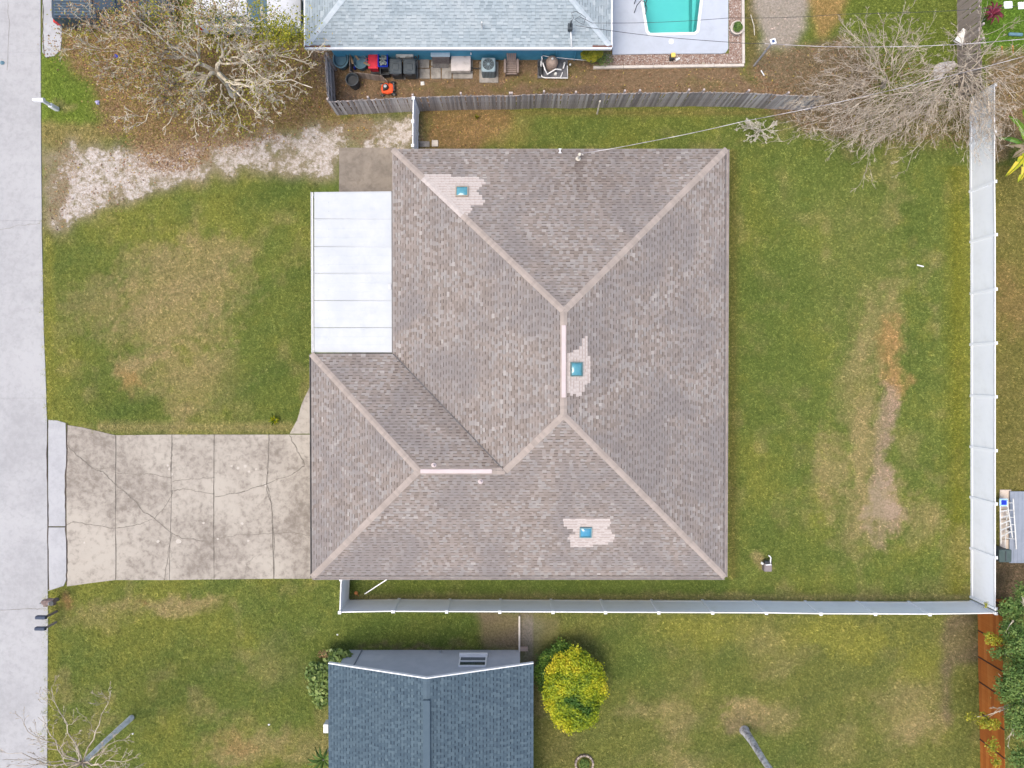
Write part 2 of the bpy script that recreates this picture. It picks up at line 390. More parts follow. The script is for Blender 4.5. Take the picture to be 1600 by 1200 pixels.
mow = np.sin((QX+(fbm(QX, QY, 60, 61)-.5)*20)/9.0)*.5+.5; lay(mow*(QX > 1150)*(QX < 1510)*(QY > 230)*(QY < 930), lush_and_shade, .22)
mow = np.sin((QX*.5+QY*.9+(fbm(QX, QY, 60, 62)-.5)*20)/10.0)*.5+.5; lay(mow*((QY > 960)|(QX < 490)), yel, .16)
# north strip behind the house
lay(soft([(655, 165), (790, 160), (800, 195), (740, 236), (655, 236)], 10, 9), (.22, .135, .065), .8)
lay(blob(780, 205, 70, 25, .6), orange, .6); lay(blob(1000, 195, 200, 28, .6), lush_and_shade, .8)
lay(np.clip(1-np.abs(QY-176)/8, 0, 1)*(QX > 660)*(QX < 1230), (.20, .15, .06), .6)
lay(blob(665, 205, 12, 30, .7), (.2, .2, .06), .8)
# neighbour's side yard
lay(soft([(515, 70), (960, 70), (960, 102), (1180, 102), (1230, 150), (1000, 152), (515, 178)], 4, 10), (.20, .135, .085), .95)
for a in ((820, 130, 90, 10, .8), (680, 140, 60, 8, .5), (880, 112, 30, 14, .6), (1110, 130, 40, 8, .5)): lay(blob(*a), (.15, .14, .045), .9)
for a in ((880, 142, 70, 7, .6), (540, 150, 30, 20, .8), (565, 160, 60, 10, .6)): lay(blob(*a), (.12, .09, .075), .9)
lay(soft([(1160, -30), (1600, -30), (1600, 170), (1250, 170), (1160, 120)], 8, 11), (.12, .155, .03), .95)
lay(soft([(1165, -30), (1185, -30), (1185, 120), (1165, 120)], 4, 12), (.15, .12, .05), .8)
lay(soft([(1178, -30), (1262, -30), (1262, 30), (1240, 78), (1190, 76), (1180, 20)], 7, 13), (.33, .28, .24), .95)
lay(soft([(1262, -30), (1330, -30), (1310, 35), (1290, 60), (1270, 60)], 8, 14), orange, .85)
lay(soft([(1190, 78), (1330, 60), (1370, 120), (1340, 220), (1210, 190), (1180, 110)], 10, 15), (.175, .13, .09), .85)
lay(soft([(1330, 150), (1520, 150), (1530, 230), (1330, 225)], 14, 16), (.15, .125, .06), .6)
lay(soft([(1545, 90), (1620, 80), (1620, 190), (1560, 260), (1545, 260)], 6, 17), (.19, .13, .08), .8)
lay(((QX > 1530) & (QY < 75)).astype(float), (.085, .17, .02), .8)
lay((((QX > 1535) & (QY > 260) & (QY < 880))).astype(float), (.17, .145, .045), .75)
lay(blob(1580, 470, 40, 60, .6), (.24, .15, .07), .7)
lay((((QX > 1535) & (QY > 875) & (QY < 960))).astype(float), (.12, .085, .055), .9)
# road-side lawn by the big tree
lay(soft([(60, 85), (100, 85), (150, 110), (160, 190), (120, 205), (60, 205)], 8, 18), bright, .8)
lay(soft([(60, 190), (150, 195), (180, 215), (90, 235), (60, 225)], 6, 19), (.25, .21, .08), .9)
lay(blob(100, 165, 16, 10, .8), tan, .6)
litp = [(95, 20), (150, 55), (480, 60), (530, 60), (525, 195), (400, 210), (330, 235), (290, 268), (240, 262), (200, 215), (165, 205), (140, 130), (100, 88)]
LIT = soft(litp, 16, 20)
lay(LIT, (.205, .145, .06), .85); lay(blob(300, 165, 60, 25, .7), (.13, .14, .03), .8); lay(blob(190, 120, 50, 40, .6), (.17, .16, .03), .7)
lay(soft([(480, 55), (528, 60), (525, 175), (500, 120)], 5, 21), (.17, .145, .13), .8)
lay(blob(440, 165, 60, 28, .7), (.18, .145, .045), .8)
# sand and shell strip (the gravelled second drive)
SAND = soft([(66, 225), (110, 222), (200, 228), (300, 222), (380, 205), (450, 200), (540, 190), (600, 185), (660, 178), (660, 234), (530, 236), (528, 278), (487, 282), (400, 268), (330, 278), (250, 300), (150, 335), (75, 368), (66, 350)], 13, 22)
LIT2 = np.clip(blob(250, 245, 80, 34, 1)+blob(380, 218, 90, 14, 1)+blob(570, 205, 36, 22, .9)+blob(100, 290, 22, 70, .8)+blob(180, 300, 40, 30, .4), 0, 1)
SANDY = np.clip(SAND-.0, 0, 1)
fr = blob(565, 205, 28, 20, 1); lay(fr, (.24, .13, .055), .9)
lay(((QX > 615) & (QX < 655) & (QY > 190) & (QY < 236)).astype(float), greyd, .4)
patchy = np.clip((n3-.42)*4, 0, 1)
lay(SAND, (.25, .20, .14), .9); lay(SAND*np.clip((n3-.5)*4, 0, 1), (.17, .16, .07), .7)
sandw = SAND*(1-.8*fr)*(1-.30*np.clip((fbm(QX, QY, 30, 91, 4)-.50)*5, 0, 1))*(1-.45*blob(85, 290, 22, 90, .7))
# fine per-vertex variation
LIT3 = np.clip(LIT+.7*LIT2+.5*soft([(655, 165), (790, 160), (800, 195), (740, 236), (655, 236)], 10, 9)+.45*soft([(515, 95), (960, 95), (960, 102), (1180, 102), (1230, 150), (1000, 152), (515, 178)], 4, 10)+.7*soft([(1190, 78), (1330, 60), (1520, 120), (1600, 100), (1600, 190), (1500, 230), (1340, 220), (1210, 190), (1180, 110)], 10, 15), 0, 1)
houses = inpoly(QX, QY, [(500, 250), (622, 250), (1125, 250), (1125, 893), (500, 893)])
bare = np.clip(SAND+blob(1382, 790, 30, 56, 1)+ (LIT > .5)*.45 + soft([(742, 955), (850, 955), (880, 975), (850, 1060), (760, 1015)], 8, 4)+.75*soft([(515, 70), (960, 70), (960, 102), (1180, 102), (1230, 150), (1000, 152), (515, 178)], 4, 10)+.9*soft([(1178, -30), (1262, -30), (1262, 30), (1240, 78), (1190, 76), (1180, 20)], 7, 13), 0, 1)
DENS = (1-bare)*(~houses)
DENS *= ~((QX > 955) & (QX < 1165) & (QY < 105))
DENS *= (QX > 67)*(~inpoly(QX, QY, [(60, 655), (110, 660), (180, 680), (453, 679), (490, 590), (540, 590), (540, 905), (180, 907), (60, 922)]))
DENS *= (~inpoly(QX, QY, [(60, -50), (95, -50), (97, 85), (60, 90)]))*(~inpoly(QX, QY, [(529, 228), (620, 228), (620, 300), (529, 300)]))
vs = np.stack([XX, YY, np.zeros_like(XX)], -1).reshape(-1, 3)
# low relief of the ground itself
vs[:, 2] = ((fbm(QX, QY, 60, 55)-.5)*.02).reshape(-1)-.012
POOLPX = [(996, -500), (1000, -10), (1011, 55), (1089, 53), (1100, -10), (1106, -500)]
vs[inpoly(QX, QY, POOLPX).reshape(-1), 2] = -2.6
idx = np.arange(nx*ny).reshape(ny, nx)
fs = np.stack([idx[:-1, :-1], idx[:-1, 1:], idx[1:, 1:], idx[1:, :-1]], -1).reshape(-1, 4)
def npmesh(name, v, f, smooth=False):
    me = bpy.data.meshes.new(name); k = f.shape[1]
    me.vertices.add(len(v)); me.vertices.foreach_set('co', np.asarray(v, np.float32).ravel())
    me.loops.add(f.size); me.loops.foreach_set('vertex_index', f.astype(np.int32).ravel())
    me.polygons.add(len(f)); me.polygons.foreach_set('loop_start', np.arange(0, f.size, k, dtype=np.int32))
    me.update(calc_edges=True)
    if smooth: me.polygons.foreach_set('use_smooth', np.ones(len(f), bool))
    return me
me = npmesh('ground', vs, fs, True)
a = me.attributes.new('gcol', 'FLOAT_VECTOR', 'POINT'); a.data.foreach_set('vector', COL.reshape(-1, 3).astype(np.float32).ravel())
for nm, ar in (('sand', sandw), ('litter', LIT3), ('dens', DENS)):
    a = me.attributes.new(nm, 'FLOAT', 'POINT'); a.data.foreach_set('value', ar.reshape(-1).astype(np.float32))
gm, nt, b = nodes('lawn_and_soil'); v = pos(nt)
base = attr(nt, 'gcol').outputs['Vector']; sa = attr(nt, 'sand').outputs['Fac']; li = attr(nt, 'litter').outputs['Fac']
f1 = noise(nt, 9, 6, .75, v); f2 = noise(nt, 34, 4, .8, v)
c = mixc(nt, sstep(nt, f1, .3, .7), base, mixc(nt, 1.0, base, (.55, .58, .5), 'MULTIPLY'))
c = mixc(nt, math_(nt, 'MULTIPLY', sstep(nt, f2, .5, .75), .5), c, mixc(nt, 1.0, base, (2.0, 1.85, 1.95), 'MULTIPLY'))
vo = N(nt, 'ShaderNodeTexVoronoi'); vo.inputs['Scale'].default_value = 17; nt.links.new(v, vo.inputs['Vector'])
lc = ramp(nt, math_(nt, 'FRACT', math_(nt, 'MULTIPLY', vo.outputs['Color'], 3.7)), [(0, (.09, .05, .03)), (.5, (.20, .12, .06)), (1, (.30, .21, .13))])
f3 = noise(nt, 7, 5, .8, v)
lm = math_(nt, 'MULTIPLY', li, sstep(nt, math_(nt, 'ADD', f3, math_(nt, 'MULTIPLY', li, .1)), .5, .62))
sm = sstep(nt, math_(nt, 'ADD', math_(nt, 'MULTIPLY', sa, .55), math_(nt, 'MULTIPLY', noise(nt, 2.2, 10, .82, v), 1.5)), 1.14, 1.34)
sc = ramp(nt, noise(nt, 6, 8, .8, v), [(.34, (.20, .16, .11)), (.46, (.37, .32, .27)), (.62, (.50, .46, .43))])
c = mixc(nt, sm, c, sc)
c = mixc(nt, math_(nt, 'MULTIPLY', lm, .85), c, lc)
nt.links.new(c, b.inputs['Base Color']); b.inputs['Roughness'].default_value = 1; b.inputs['Specular IOR Level'].default_value = .05
bump(nt, b, math_(nt, 'ADD', f1, math_(nt, 'MULTIPLY', f2, .6)), .05)
ground = struct(link('ground', me, gm, None))
# outer land to the horizon, a ring round the detailed sheet
o_ = 600; ob = MB()
xs = (-o_, gx0, gx1, o_); ys = (-o_, gy0, gy1, o_)
for i in range(3):
    for j in range(3):
        if i == 1 and j == 1: continue
        ob.add([(xs[i], ys[j], -.012), (xs[i+1], ys[j], -.012), (xs[i+1], ys[j+1], -.012), (xs[i], ys[j+1], -.012)], [(0, 1, 2, 3)])
struct(obj('outer_ground', ob, simple('far_grass', (.10, .125, .035), (.14, .14, .05), .2, 1)))

# ------------------------------------------------------------------ grass blades and fallen leaves (geometry nodes on the ground sheet)
def tuft_mesh(name, nb, h, spread, wid, seed):
    r = random.Random(seed); m = MB()
    for k in range(nb):
        a = r.uniform(0, 6.283); rr = spread*math.sqrt(r.random()); x, y = rr*math.cos(a), rr*math.sin(a)
        la = r.uniform(0, 6.283); ln = h*r.uniform(.5, 1.2); hh = h*r.uniform(.45, 1)
        dx, dy = math.cos(la), math.sin(la); px_, py_ = -dy*wid/2, dx*wid/2
        m.add([(x-px_, y-py_, 0), (x+px_, y+py_, 0), (x+dx*ln*.4+px_*.8, y+dy*ln*.4+py_*.8, hh*.75), (x+dx*ln*.4-px_*.8, y+dy*ln*.4-py_*.8, hh*.75), (x+dx*ln, y+dy*ln, hh)],
              [(0, 1, 2, 3), (3, 2, 4)], r.random())
    return m
gt, nt, b = nodes('grass_blade')
ic = attr(nt, 'gcol', 'INSTANCER').outputs['Vector']; ir = attr(nt, 'ir', 'INSTANCER').outputs['Fac']; fr_ = attr(nt, 'rnd').outputs['Fac']
k1 = ramp(nt, ir, [(0, (.55, .6, .5)), (.5, (1.0, 1.02, .95)), (.85, (1.4, 1.36, 1.35)), (1, (2.1, 1.95, 2.0))]); k2 = mixc(nt, fr_, (.75, .8, .7), (1.5, 1.4, 1.5))
c = mixc(nt, 1.0, mixc(nt, 1.0, ic, k1, 'MULTIPLY'), k2, 'MULTIPLY')
nt.links.new(c, b.inputs['Base Color']); b.inputs['Roughness'].default_value = .75; b.inputs['Specular IOR Level'].default_value = .15
hid = bpy.data.collections.new('instance_sources')
def src(name, mb, mat):
    me = mb.mesh(name); me.materials.append(mat); o = bpy.data.objects.new(name, me); hid.objects.link(o); return o
def scatter(name, srcobj, dens_attr, density, seed, smin, smax, label, cat, tilt=.0, zoff=0.0):
    ng = bpy.data.node_groups.new(name, 'GeometryNodeTree')
    ng.interface.new_socket('Geometry', in_out='INPUT', socket_type='NodeSocketGeometry')
    ng.interface.new_socket('Geometry', in_out='OUTPUT', socket_type='NodeSocketGeometry')
    n = ng.nodes; L = ng.links.new
    gi = n.new('NodeGroupInput'); go = n.new('NodeGroupOutput')
    oi = n.new('GeometryNodeObjectInfo'); oi.inputs['Object'].default_value = ground
    na = n.new('GeometryNodeInputNamedAttribute'); na.data_type = 'FLOAT'; na.inputs['Name'].default_value = dens_attr
    mu = n.new('ShaderNodeMath'); mu.operation = 'MULTIPLY'; mu.inputs[1].default_value = density; L(na.outputs[0], mu.inputs[0])
    dp = n.new('GeometryNodeDistributePointsOnFaces'); dp.distribute_method = 'RANDOM'; dp.inputs['Seed'].default_value = seed
    L(oi.outputs['Geometry'], dp.inputs['Mesh']); L(mu.outputs[0], dp.inputs['Density'])
    rv = n.new('FunctionNodeRandomValue'); rv.data_type = 'FLOAT'; rv.inputs[2].default_value = 0; rv.inputs[3].default_value = 1; rv.inputs['Seed'].default_value = seed+3
    sa_ = n.new('GeometryNodeStoreNamedAttribute'); sa_.data_type = 'FLOAT'; sa_.domain = 'POINT'; sa_.inputs['Name'].default_value = 'ir'
    L(dp.outputs['Points'], sa_.inputs['Geometry']); L(rv.outputs[1], sa_.inputs['Value'])
    so_ = n.new('GeometryNodeObjectInfo'); so_.inputs['Object'].default_value = srcobj
    rr = n.new('FunctionNodeRandomValue'); rr.data_type = 'FLOAT_VECTOR'; rr.inputs[0].default_value = (-tilt, -tilt, 0); rr.inputs[1].default_value = (tilt, tilt, 6.283); rr.inputs['Seed'].default_value = seed+5
    rs = n.new('FunctionNodeRandomValue'); rs.data_type = 'FLOAT'; rs.inputs[2].default_value = smin; rs.inputs[3].default_value = smax; rs.inputs['Seed'].default_value = seed+7
    ip = n.new('GeometryNodeInstanceOnPoints'); L(sa_.outputs[0], ip.inputs['Points']); L(so_.outputs['Geometry'], ip.inputs['Instance'])
    L(rr.outputs[0], ip.inputs['Rotation']); L(rs.outputs[1], ip.inputs['Scale'])
    L(ip.outputs[0], go.inputs[0])
    me = bpy.data.meshes.new(name); o = bpy.data.objects.new(name, me); C.objects.link(o); o.location = (0, 0, zoff)
    md = o.modifiers.new('scatter', 'NODES'); md.node_group = ng
    return tag(o, label, cat, kind='stuff')
g1 = src('grass_tuft_source', tuft_mesh('grass_tuft', 9, .05, .045, .012, 3), gt)
g2 = src('clump_source', tuft_mesh('grass_clump', 14, .065, .07, .013, 4), gt)
scatter('grass', g1, 'dens', 150, 1, .7, 1.35, 'short green and straw lawn grass round the houses', 'grass')
scatter('grass_clumps', g2, 'dens', 14, 9, .7, 1.6, 'slightly taller tufts of lawn grass', 'grass')
lf = MB(); lf.add([(-.045, 0, .004), (0, -.026, .016), (.05, 0, .006), (0, .026, .018)], [(0, 1, 2, 3)], .5)
lmn, nt, b = nodes('fallen_leaf')
c = ramp(nt, attr(nt, 'ir', 'INSTANCER').outputs['Fac'], [(0, (.07, .035, .02)), (.35, (.17, .08, .04)), (.6, (.27, .15, .08)), (.82, (.33, .22, .10)), (.93, (.36, .30, .05)), (1, (.30, .10, .04))])
nt.links.new(c, b.inputs['Base Color']); b.inputs['Roughness'].default_value = .8
l1 = src('fallen_leaf_source', lf, lmn)
scatter('fallen_leaves', l1, 'litter', 42, 21, .6, 1.5, 'brown fallen leaves under the big bare tree and along the fences', 'leaves', .5, .02)

# ================================================================== PAVED SURFACES
def conc_mat(name, c1, c2, stain, sfac, sc=.6):
    m, nt, b = nodes(name); v = pos(nt)
    f = noise(nt, sc, 7, .65, v, .5); g = noise(nt, 3.2, 7, .7, v, .3); h = noise(nt, 50, 3, .7, v)
    c = mixc(nt, sstep(nt, f, .35, .65), c1, c2)
    c = mixc(nt, math_(nt, 'MULTIPLY', sstep(nt, math_(nt, 'ADD', math_(nt, 'MULTIPLY', g, .6), math_(nt, 'MULTIPLY', f, .4)), .44, .64), sfac), c, stain)
    c = mixc(nt, .35, c, mixc(nt, h, (.7, .7, .7), (1.3, 1.3, 1.3)), 'MULTIPLY')
    nt.links.new(c, b.inputs['Base Color']); b.inputs['Roughness'].default_value = .92; b.inputs['Specular IOR Level'].default_value = .2
    bump(nt, b, h, .006); return m
M['road'] = conc_mat('pale_road_concrete', (.335, .333, .328), (.30, .298, .296), (.25, .248, .246), .75, .2)
M['apron'] = conc_mat('apron_concrete', (.345, .345, .345), (.315, .316, .318), (.25, .25, .252), .5)
M['drive'] = conc_mat('stained_driveway_concrete', (.34, .308, .258), (.275, .245, .205), (.15, .128, .105), .85, .26)
M['pad'] = conc_mat('old_dark_concrete_pad', (.24, .205, .165), (.19, .165, .135), (.12, .10, .08), .6)
M['deck'] = conc_mat('painted_pool_deck', (.38, .41, .455), (.36, .39, .43), (.31, .33, .36), .4)
XWEST = -70.0
# road: concrete slabs with joints
rd = thing('road', None, None, P(0, 600, 0)); del_keys = [k for k in ('label', 'category') if k in rd]
rd['kind'] = 'structure'
edge_pts = [(64, -420), (64, 85), (65, 240), (66, 360), (69, 520), (74, 655), (75, 952), (74, 1200), (74, 1700)]
def edge_x(y):
    for (x0, y0), (x1, y1) in zip(edge_pts, edge_pts[1:]):
        if y0 <= y <= y1: return x0+(x1-x0)*(y-y0)/(y1-y0)
joints = [-420, -260, -100, 82, 345, 622, 952, 1186, 1440, 1700]
for y0, y1 in zip(joints, joints[1:]):
    ys = [y0+.08]+[y for _, y in edge_pts if y0+2 < y < y1-2]+[y1-.08]
    poly = [P(edge_x(y)+random.uniform(-.4, .4), y) for y in ys]
    pl = [(p.x, p.y) for p in poly]+[(-31.5, pl_y) for pl_y in (poly[-1].y, poly[0].y)]
    m = MB().prism(pl, -.10, .03); wobj('slab', m, M['road'], rd)
    pl = [(-31.52, poly[-1].y), (-31.52, poly[0].y), (-36.5, poly[0].y), (-36.5, poly[-1].y)]
    wobj('slab', MB().prism(pl, -.10, .03), M['road'], rd)
def polyline_ribbon(mb, pts, w0, z, seed=0, jit=1.0, sub=6):
    """dirt-filled crack: a thin raised bead of soil following pts (photo ground positions)"""
    r = random.Random(seed); L = []
    for (a, b) in zip(pts, pts[1:]):
        for k in range(sub): t = k/sub; L.append((a[0]+(b[0]-a[0])*t+r.uniform(-jit, jit), a[1]+(b[1]-a[1])*t+r.uniform(-jit, jit)))
    L.append(pts[-1]); Q = [P(x, y, z) for x, y in L]
    for i in range(len(Q)-1):
        a, b = Q[i], Q[i+1]; d = (b-a); n = Vector((-d.y, d.x, 0)); n.normalize()
        if i == 0: wp = w0*r.uniform(.4, 1)
        wn = w0*r.uniform(.45, 1.25)
        mb.add([a-n*wp, b-n*wn, b+n*wn, a+n*wp], [(0, 1, 2, 3)]); wp = wn
cr = MB()
polyline_ribbon(cr, [(12, -5), (14, 40), (11, 110)], .008, .034, 3)
polyline_ribbon(cr, [(0, 360), (30, 352), (62, 349)], .008, .034, 4)
polyline_ribbon(cr, [(0, 953), (45, 951), (72, 951)], .010, .034, 5)
polyline_ribbon(cr, [(4, 1187), (40, 1186), (73, 1185)], .012, .034, 6)
stuff(wobj('crack', cr, M['crack'], rd))
# aprons
ap = thing('driveway_apron', None, None, P(90, 790)); ap['kind'] = 'structure'
for poly in ([(76, 656), (90, 657), (103, 661), (104, 710), (102, 780), (103, 822), (76, 822)], [(76, 824), (103, 824), (104, 860), (104, 905), (100, 915), (76, 923)]):
    wobj('slab', MB().prism([tuple(P(*q).xy) for q in poly], -.1, .034), M['apron'], ap)
wobj('slab', MB().prism([tuple(P(*q).xy) for q in [(67, -60), (96, -60), (97, 60), (95, 78), (85, 88), (72, 90), (67, 82)]], -.1, .034), M['apron'], ap)
# driveway slabs
dv = thing('driveway', None, None, P(300, 790)); dv['kind'] = 'structure'
top = [(105, 664), (130, 668), (181, 680), (269, 679), (335, 679), (422, 679), (452, 679), (560, 679)]
bot = [(105, 916), (140, 911), (181, 906), (262, 906), (335, 905), (428, 904), (452, 904), (560, 904)]
def yi(t, x):
    for (x0, y0), (x1, y1) in zip(t, t[1:]):
        if x0 <= x <= x1: return y0+(y1-y0)*(x-x0)/(x1-x0)
jn = [[(105, 664), (104, 760), (105, 916)], [(181, 680), (181, 800), (181, 906)], [(269, 679), (268, 740), (269, 772), (267, 790), (262, 840), (257, 906)],
      [(335, 679), (334, 780), (335, 905)], [(421, 679), (417, 765), (425, 790), (428, 904)], [(485, 679), (485, 904)], [(560, 679), (560, 904)]]
jn[2] = [(269, 679), (268, 740), (268, 800), (266, 850), (265, 906)]
jn[5] = [(486, 679), (486, 904)]
for A, B in zip(jn, jn[1:]):
    L = [(x+.35, y) for x, y in A]; Rr = [(x-.35, y) for x, y in B]
    tp = [q for q in top if A[0][0]+2 < q[0] < B[0][0]-2]; bt = [q for q in bot if A[-1][0]+2 < q[0] < B[-1][0]-2]
    poly = L+bt+Rr[::-1]+tp[::-1]
    wobj('slab', MB().prism([tuple(P(*q).xy) for q in poly], -.1, .036+random.uniform(0, .006)), M['drive'], dv)
wobj('walkway_slab', MB().prism([tuple(P(*q).xy) for q in [(453, 677.5), (465, 655), (472, 630), (485, 603), (500, 590), (560, 590), (560, 677.5)]], -.1, .035), M['drive'], dv)
cr = MB()
CRK = [([(104, 695), (122, 713), (145, 732), (160, 737), (181, 757), (205, 778), (225, 800), (241, 810), (268, 833), (285, 841), (320, 845)], .020),
       ([(150, 732), (181, 731)], .010), ([(181, 739), (215, 742), (235, 740), (268, 747)], .012), ([(268, 752), (300, 749), (335, 746)], .010),
       ([(241, 810), (255, 795), (268, 775), (270, 766), (290, 764), (335, 772)], .014), ([(104, 820), (115, 815), (140, 820), (181, 826), (215, 820), (238, 812)], .014),
       ([(335, 777), (380, 768), (415, 756), (455, 742), (476, 728)], .018), ([(452, 680), (465, 705), (476, 727)], .020), ([(343, 842), (375, 835), (420, 834), (460, 832), (486, 838)], .010),
       ([(268, 833), (262, 870), (257, 906)], .012), ([(383, 904), (385, 880), (400, 868)], .008), ([(421, 680), (419, 720), (417, 757), (424, 785), (427, 830), (428, 903)], .022),
       ([(269, 680), (269, 700), (267, 720), (268, 760)], .018), ([(335, 680), (335, 740), (334, 800), (335, 903)], .010), ([(181, 681), (181, 760), (181, 904)], .009)]
sp_ = MB(); r = random.Random(3)
for x, y, k in ((372, 731, 3), (383, 728, 3), (362, 728, 2), (389, 737, 2), (265, 733, 3), (268, 741, 2.5), (279, 846, 4.5), (247, 846, 3), (378, 818, 3), (400, 733, 2), (388, 845, 2.5), (262, 727, 2), (340, 842, 2), (415, 757, 3), (132, 848, 2), (318, 817, 2.5)):
    p = P(x, y, .0445); q = [(p.x+math.cos(a*.785)*k/29.6*r.uniform(.6, 1.1), p.y+math.sin(a*.785)*k/29.6*r.uniform(.6, 1.1), .0445) for a in range(8)]; sp_.add(q, [tuple(range(8))])
stuff(wobj('mortar_spots', sp_, simple('pale_mortar_spot', (.42, .38, .33), (.36, .33, .28), 20, .95), dv))
for i, (pt, w_) in enumerate(CRK): polyline_ribbon(cr, pt, w_*1.35, .046, 20+i, 1.1)
stuff(wobj('crack', cr, M['crack'], dv))
# seams between road, apron and driveway
sm_ = MB()
polyline_ribbon(sm_, [(75, 657), (73, 720), (75, 790), (75, 860), (76, 922)], .028, .0385, 61, .6)
polyline_ribbon(sm_, [(104, 662), (105, 712), (102, 760), (103, 820), (105, 870), (104, 914)], .034, .0405, 62, .9)
polyline_ribbon(sm_, [(76, 823), (103, 823)], .016, .0385, 63, .4)
polyline_ribbon(sm_, [(66, -5), (68, 20), (67, 50), (69, 86)], .022, .0385, 64, .6)
stuff(wobj('joint_soil', sm_, M['dirt_dark'], ap))
pad = wobj('concrete_pad', MB().prism([tuple(P(*q).xy) for q in [(530, 231), (618, 231), (640, 300), (530, 300)]], -.1, .03), M['pad'])
struct(pad)

# ================================================================== ROOFS
class Roof:
    """shingled plane: plan origin o (at eave height z), u along the eave, v up the slope"""
    def __init__(s): s.V = []; s.F = []; s.rnd = []; s.dark = []; s.n = 0
    def quad(s, pts, r, d):
        s.V += pts; s.F.append((s.n, s.n+1, s.n+2, s.n+3)); s.n += 4; s.rnd.append(r); s.dark.append(d)
    def mesh(s, name, off=(0, 0, 0)):
        me = npmesh(name, np.array(s.V)-np.array(off), np.array(s.F))
        for nm, a_ in (('rnd', s.rnd), ('dark', s.dark)):
            t = me.attributes.new(nm, 'FLOAT', 'FACE'); t.data.foreach_set('value', np.array(a_, np.float32))
        return me
def interval(poly, v):
    xs = []
    n = len(poly)
    for i in range(n):
        (u0, v0), (u1, v1) = poly[i], poly[(i+1) % n]
        if (v0 <= v) != (v1 <= v): xs.append(u0+(u1-u0)*(v-v0)/(v1-v0))
    if len(xs) < 2: return None
    return min(xs), max(xs)
def shingle_plane(rf, o, U, V, poly, slope, expo, wr, seed, special=None, dk=.5, hgt=.012, wl=.0):
    r = random.Random(seed); spec = []; stn = STAIN if special else None
    vmax = max(p[1] for p in poly); k = 0; v = 0.0
    def pt(u, vv, h): return (o[0]+U[0]*u+V[0]*vv, o[1]+U[1]*u+V[1]*vv, o[2]+slope*vv+h)
    while v < vmax-1e-3:
        v1 = min(v+expo, vmax); a = interval(poly, v+1e-4); b2 = interval(poly, v1-1e-4)
        if a is None or b2 is None: v = v1; k += 1; continue
        lo = min(a[0], b2[0]); hi = max(a[1], b2[1]); u = lo-r.uniform(0, wr[1]); q = 0
        rowtone = r.uniform(-.05, .05)
        while u < hi:
            wd = r.uniform(*wr); u1 = u+wd
            if u1 > lo:
                cl = lambda x, iv: min(max(x, iv[0]), iv[1])
                vm = v+(v1-v)*.66
                am = (a[0]*.34+b2[0]*.66, a[1]*.34+b2[1]*.66)
                ba, bb = cl(u+wl, a), cl(u1, a); ma, mb_ = cl(u+wl, am), cl(u1, am); ta, tb = cl(u+wl, b2), cl(u1, b2)
                if bb-ba > 1e-3 or tb-ta > 1e-3:
                    high = q % 2 == 0
                    hb = hgt+(.009 if high else 0)
                    tone = min(max(r.random()*.9+.05+rowtone, 0), 1)
                    cx, cy, cz = pt((ba+bb+ta+tb)/4, (v+v1)/2, 0)
                    sx_ = stn(cx, cy) if stn else 0.0
                    if special and special(cx, cy):
                        spec.append(([pt(ba, v, hb), pt(bb, v, hb), pt(tb, v1+.005, .004), pt(ta, v1+.005, .004), pt(ba, v, 0), pt(bb, v, 0)], tone))
                    else:
                        hm = .004+(hb-.004)*.34
                        rf.quad([pt(ba, v, hb), pt(bb, v, hb), pt(mb_, vm, hm), pt(ma, vm, hm)], tone, sx_)
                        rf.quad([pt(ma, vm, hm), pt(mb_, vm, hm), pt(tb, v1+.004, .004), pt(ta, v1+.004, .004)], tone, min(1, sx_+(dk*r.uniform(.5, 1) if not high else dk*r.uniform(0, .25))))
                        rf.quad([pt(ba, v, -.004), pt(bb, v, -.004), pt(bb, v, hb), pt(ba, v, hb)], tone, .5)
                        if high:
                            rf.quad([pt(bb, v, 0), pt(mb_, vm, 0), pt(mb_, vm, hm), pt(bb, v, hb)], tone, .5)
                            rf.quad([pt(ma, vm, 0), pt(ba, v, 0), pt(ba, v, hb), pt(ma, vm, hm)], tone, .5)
            u = u1; q += 1
        v = v1; k += 1
    return spec
def cap_line(a, b, wid, drop, expo, seed, mbf, lift=.022, r_rng=(0, 1)):
    """overlapping cap shingles along a hip or ridge from a (low) to b (high)"""
    r = random.Random(seed); a = Vector(a); b = Vector(b); L = (b-a).length; d = (b-a)/L; n = Vector((-d.y, d.x, 0)).normalized()
    k = 0; t = 0
    while t < L-.02:
        t1 = min(t+expo+.03, L); hw = wid*r.uniform(.96, 1.04); p = a+d*t; q = a+d*t1
        z0 = lift+.012; z1 = lift
        pts = [p+n*hw+Vector((0, 0, z0-drop*hw)), p+Vector((0, 0, z0)), p-n*hw+Vector((0, 0, z0-drop*hw)),
               q+n*hw+Vector((0, 0, z1-drop*hw)), q+Vector((0, 0, z1)), q-n*hw+Vector((0, 0, z1-drop*hw)),
               p+n*hw+Vector((0, 0, -drop*hw)), p+Vector((0, 0, 0)), p-n*hw+Vector((0, 0, -drop*hw)),
               q+n*hw+Vector((0, 0, -drop*hw)), q-n*hw+Vector((0, 0, -drop*hw))]
        fs = [(0, 1, 4, 3), (1, 2, 5, 4), (6, 7, 1, 0), (7, 8, 2, 1), (6, 0, 3, 9), (2, 8, 10, 5)]
        mbf((p+q)/2).add(pts, fs, r.uniform(*r_rng)); t += expo; k += 1
def cap_mat(name, a, b):
    m, nt, bs = nodes(name); v = pos(nt)
    c = mixc(nt, attr(nt, 'rnd').outputs['Fac'], a, b)
    c = mixc(nt, .5, c, mixc(nt, noise(nt, 2.5, 5, .7, v), (.6, .6, .62), (1.4, 1.4, 1.4)), 'MULTIPLY')
    nt.links.new(c, bs.inputs['Base Color']); bs.inputs['Roughness'].default_value = .95; return m
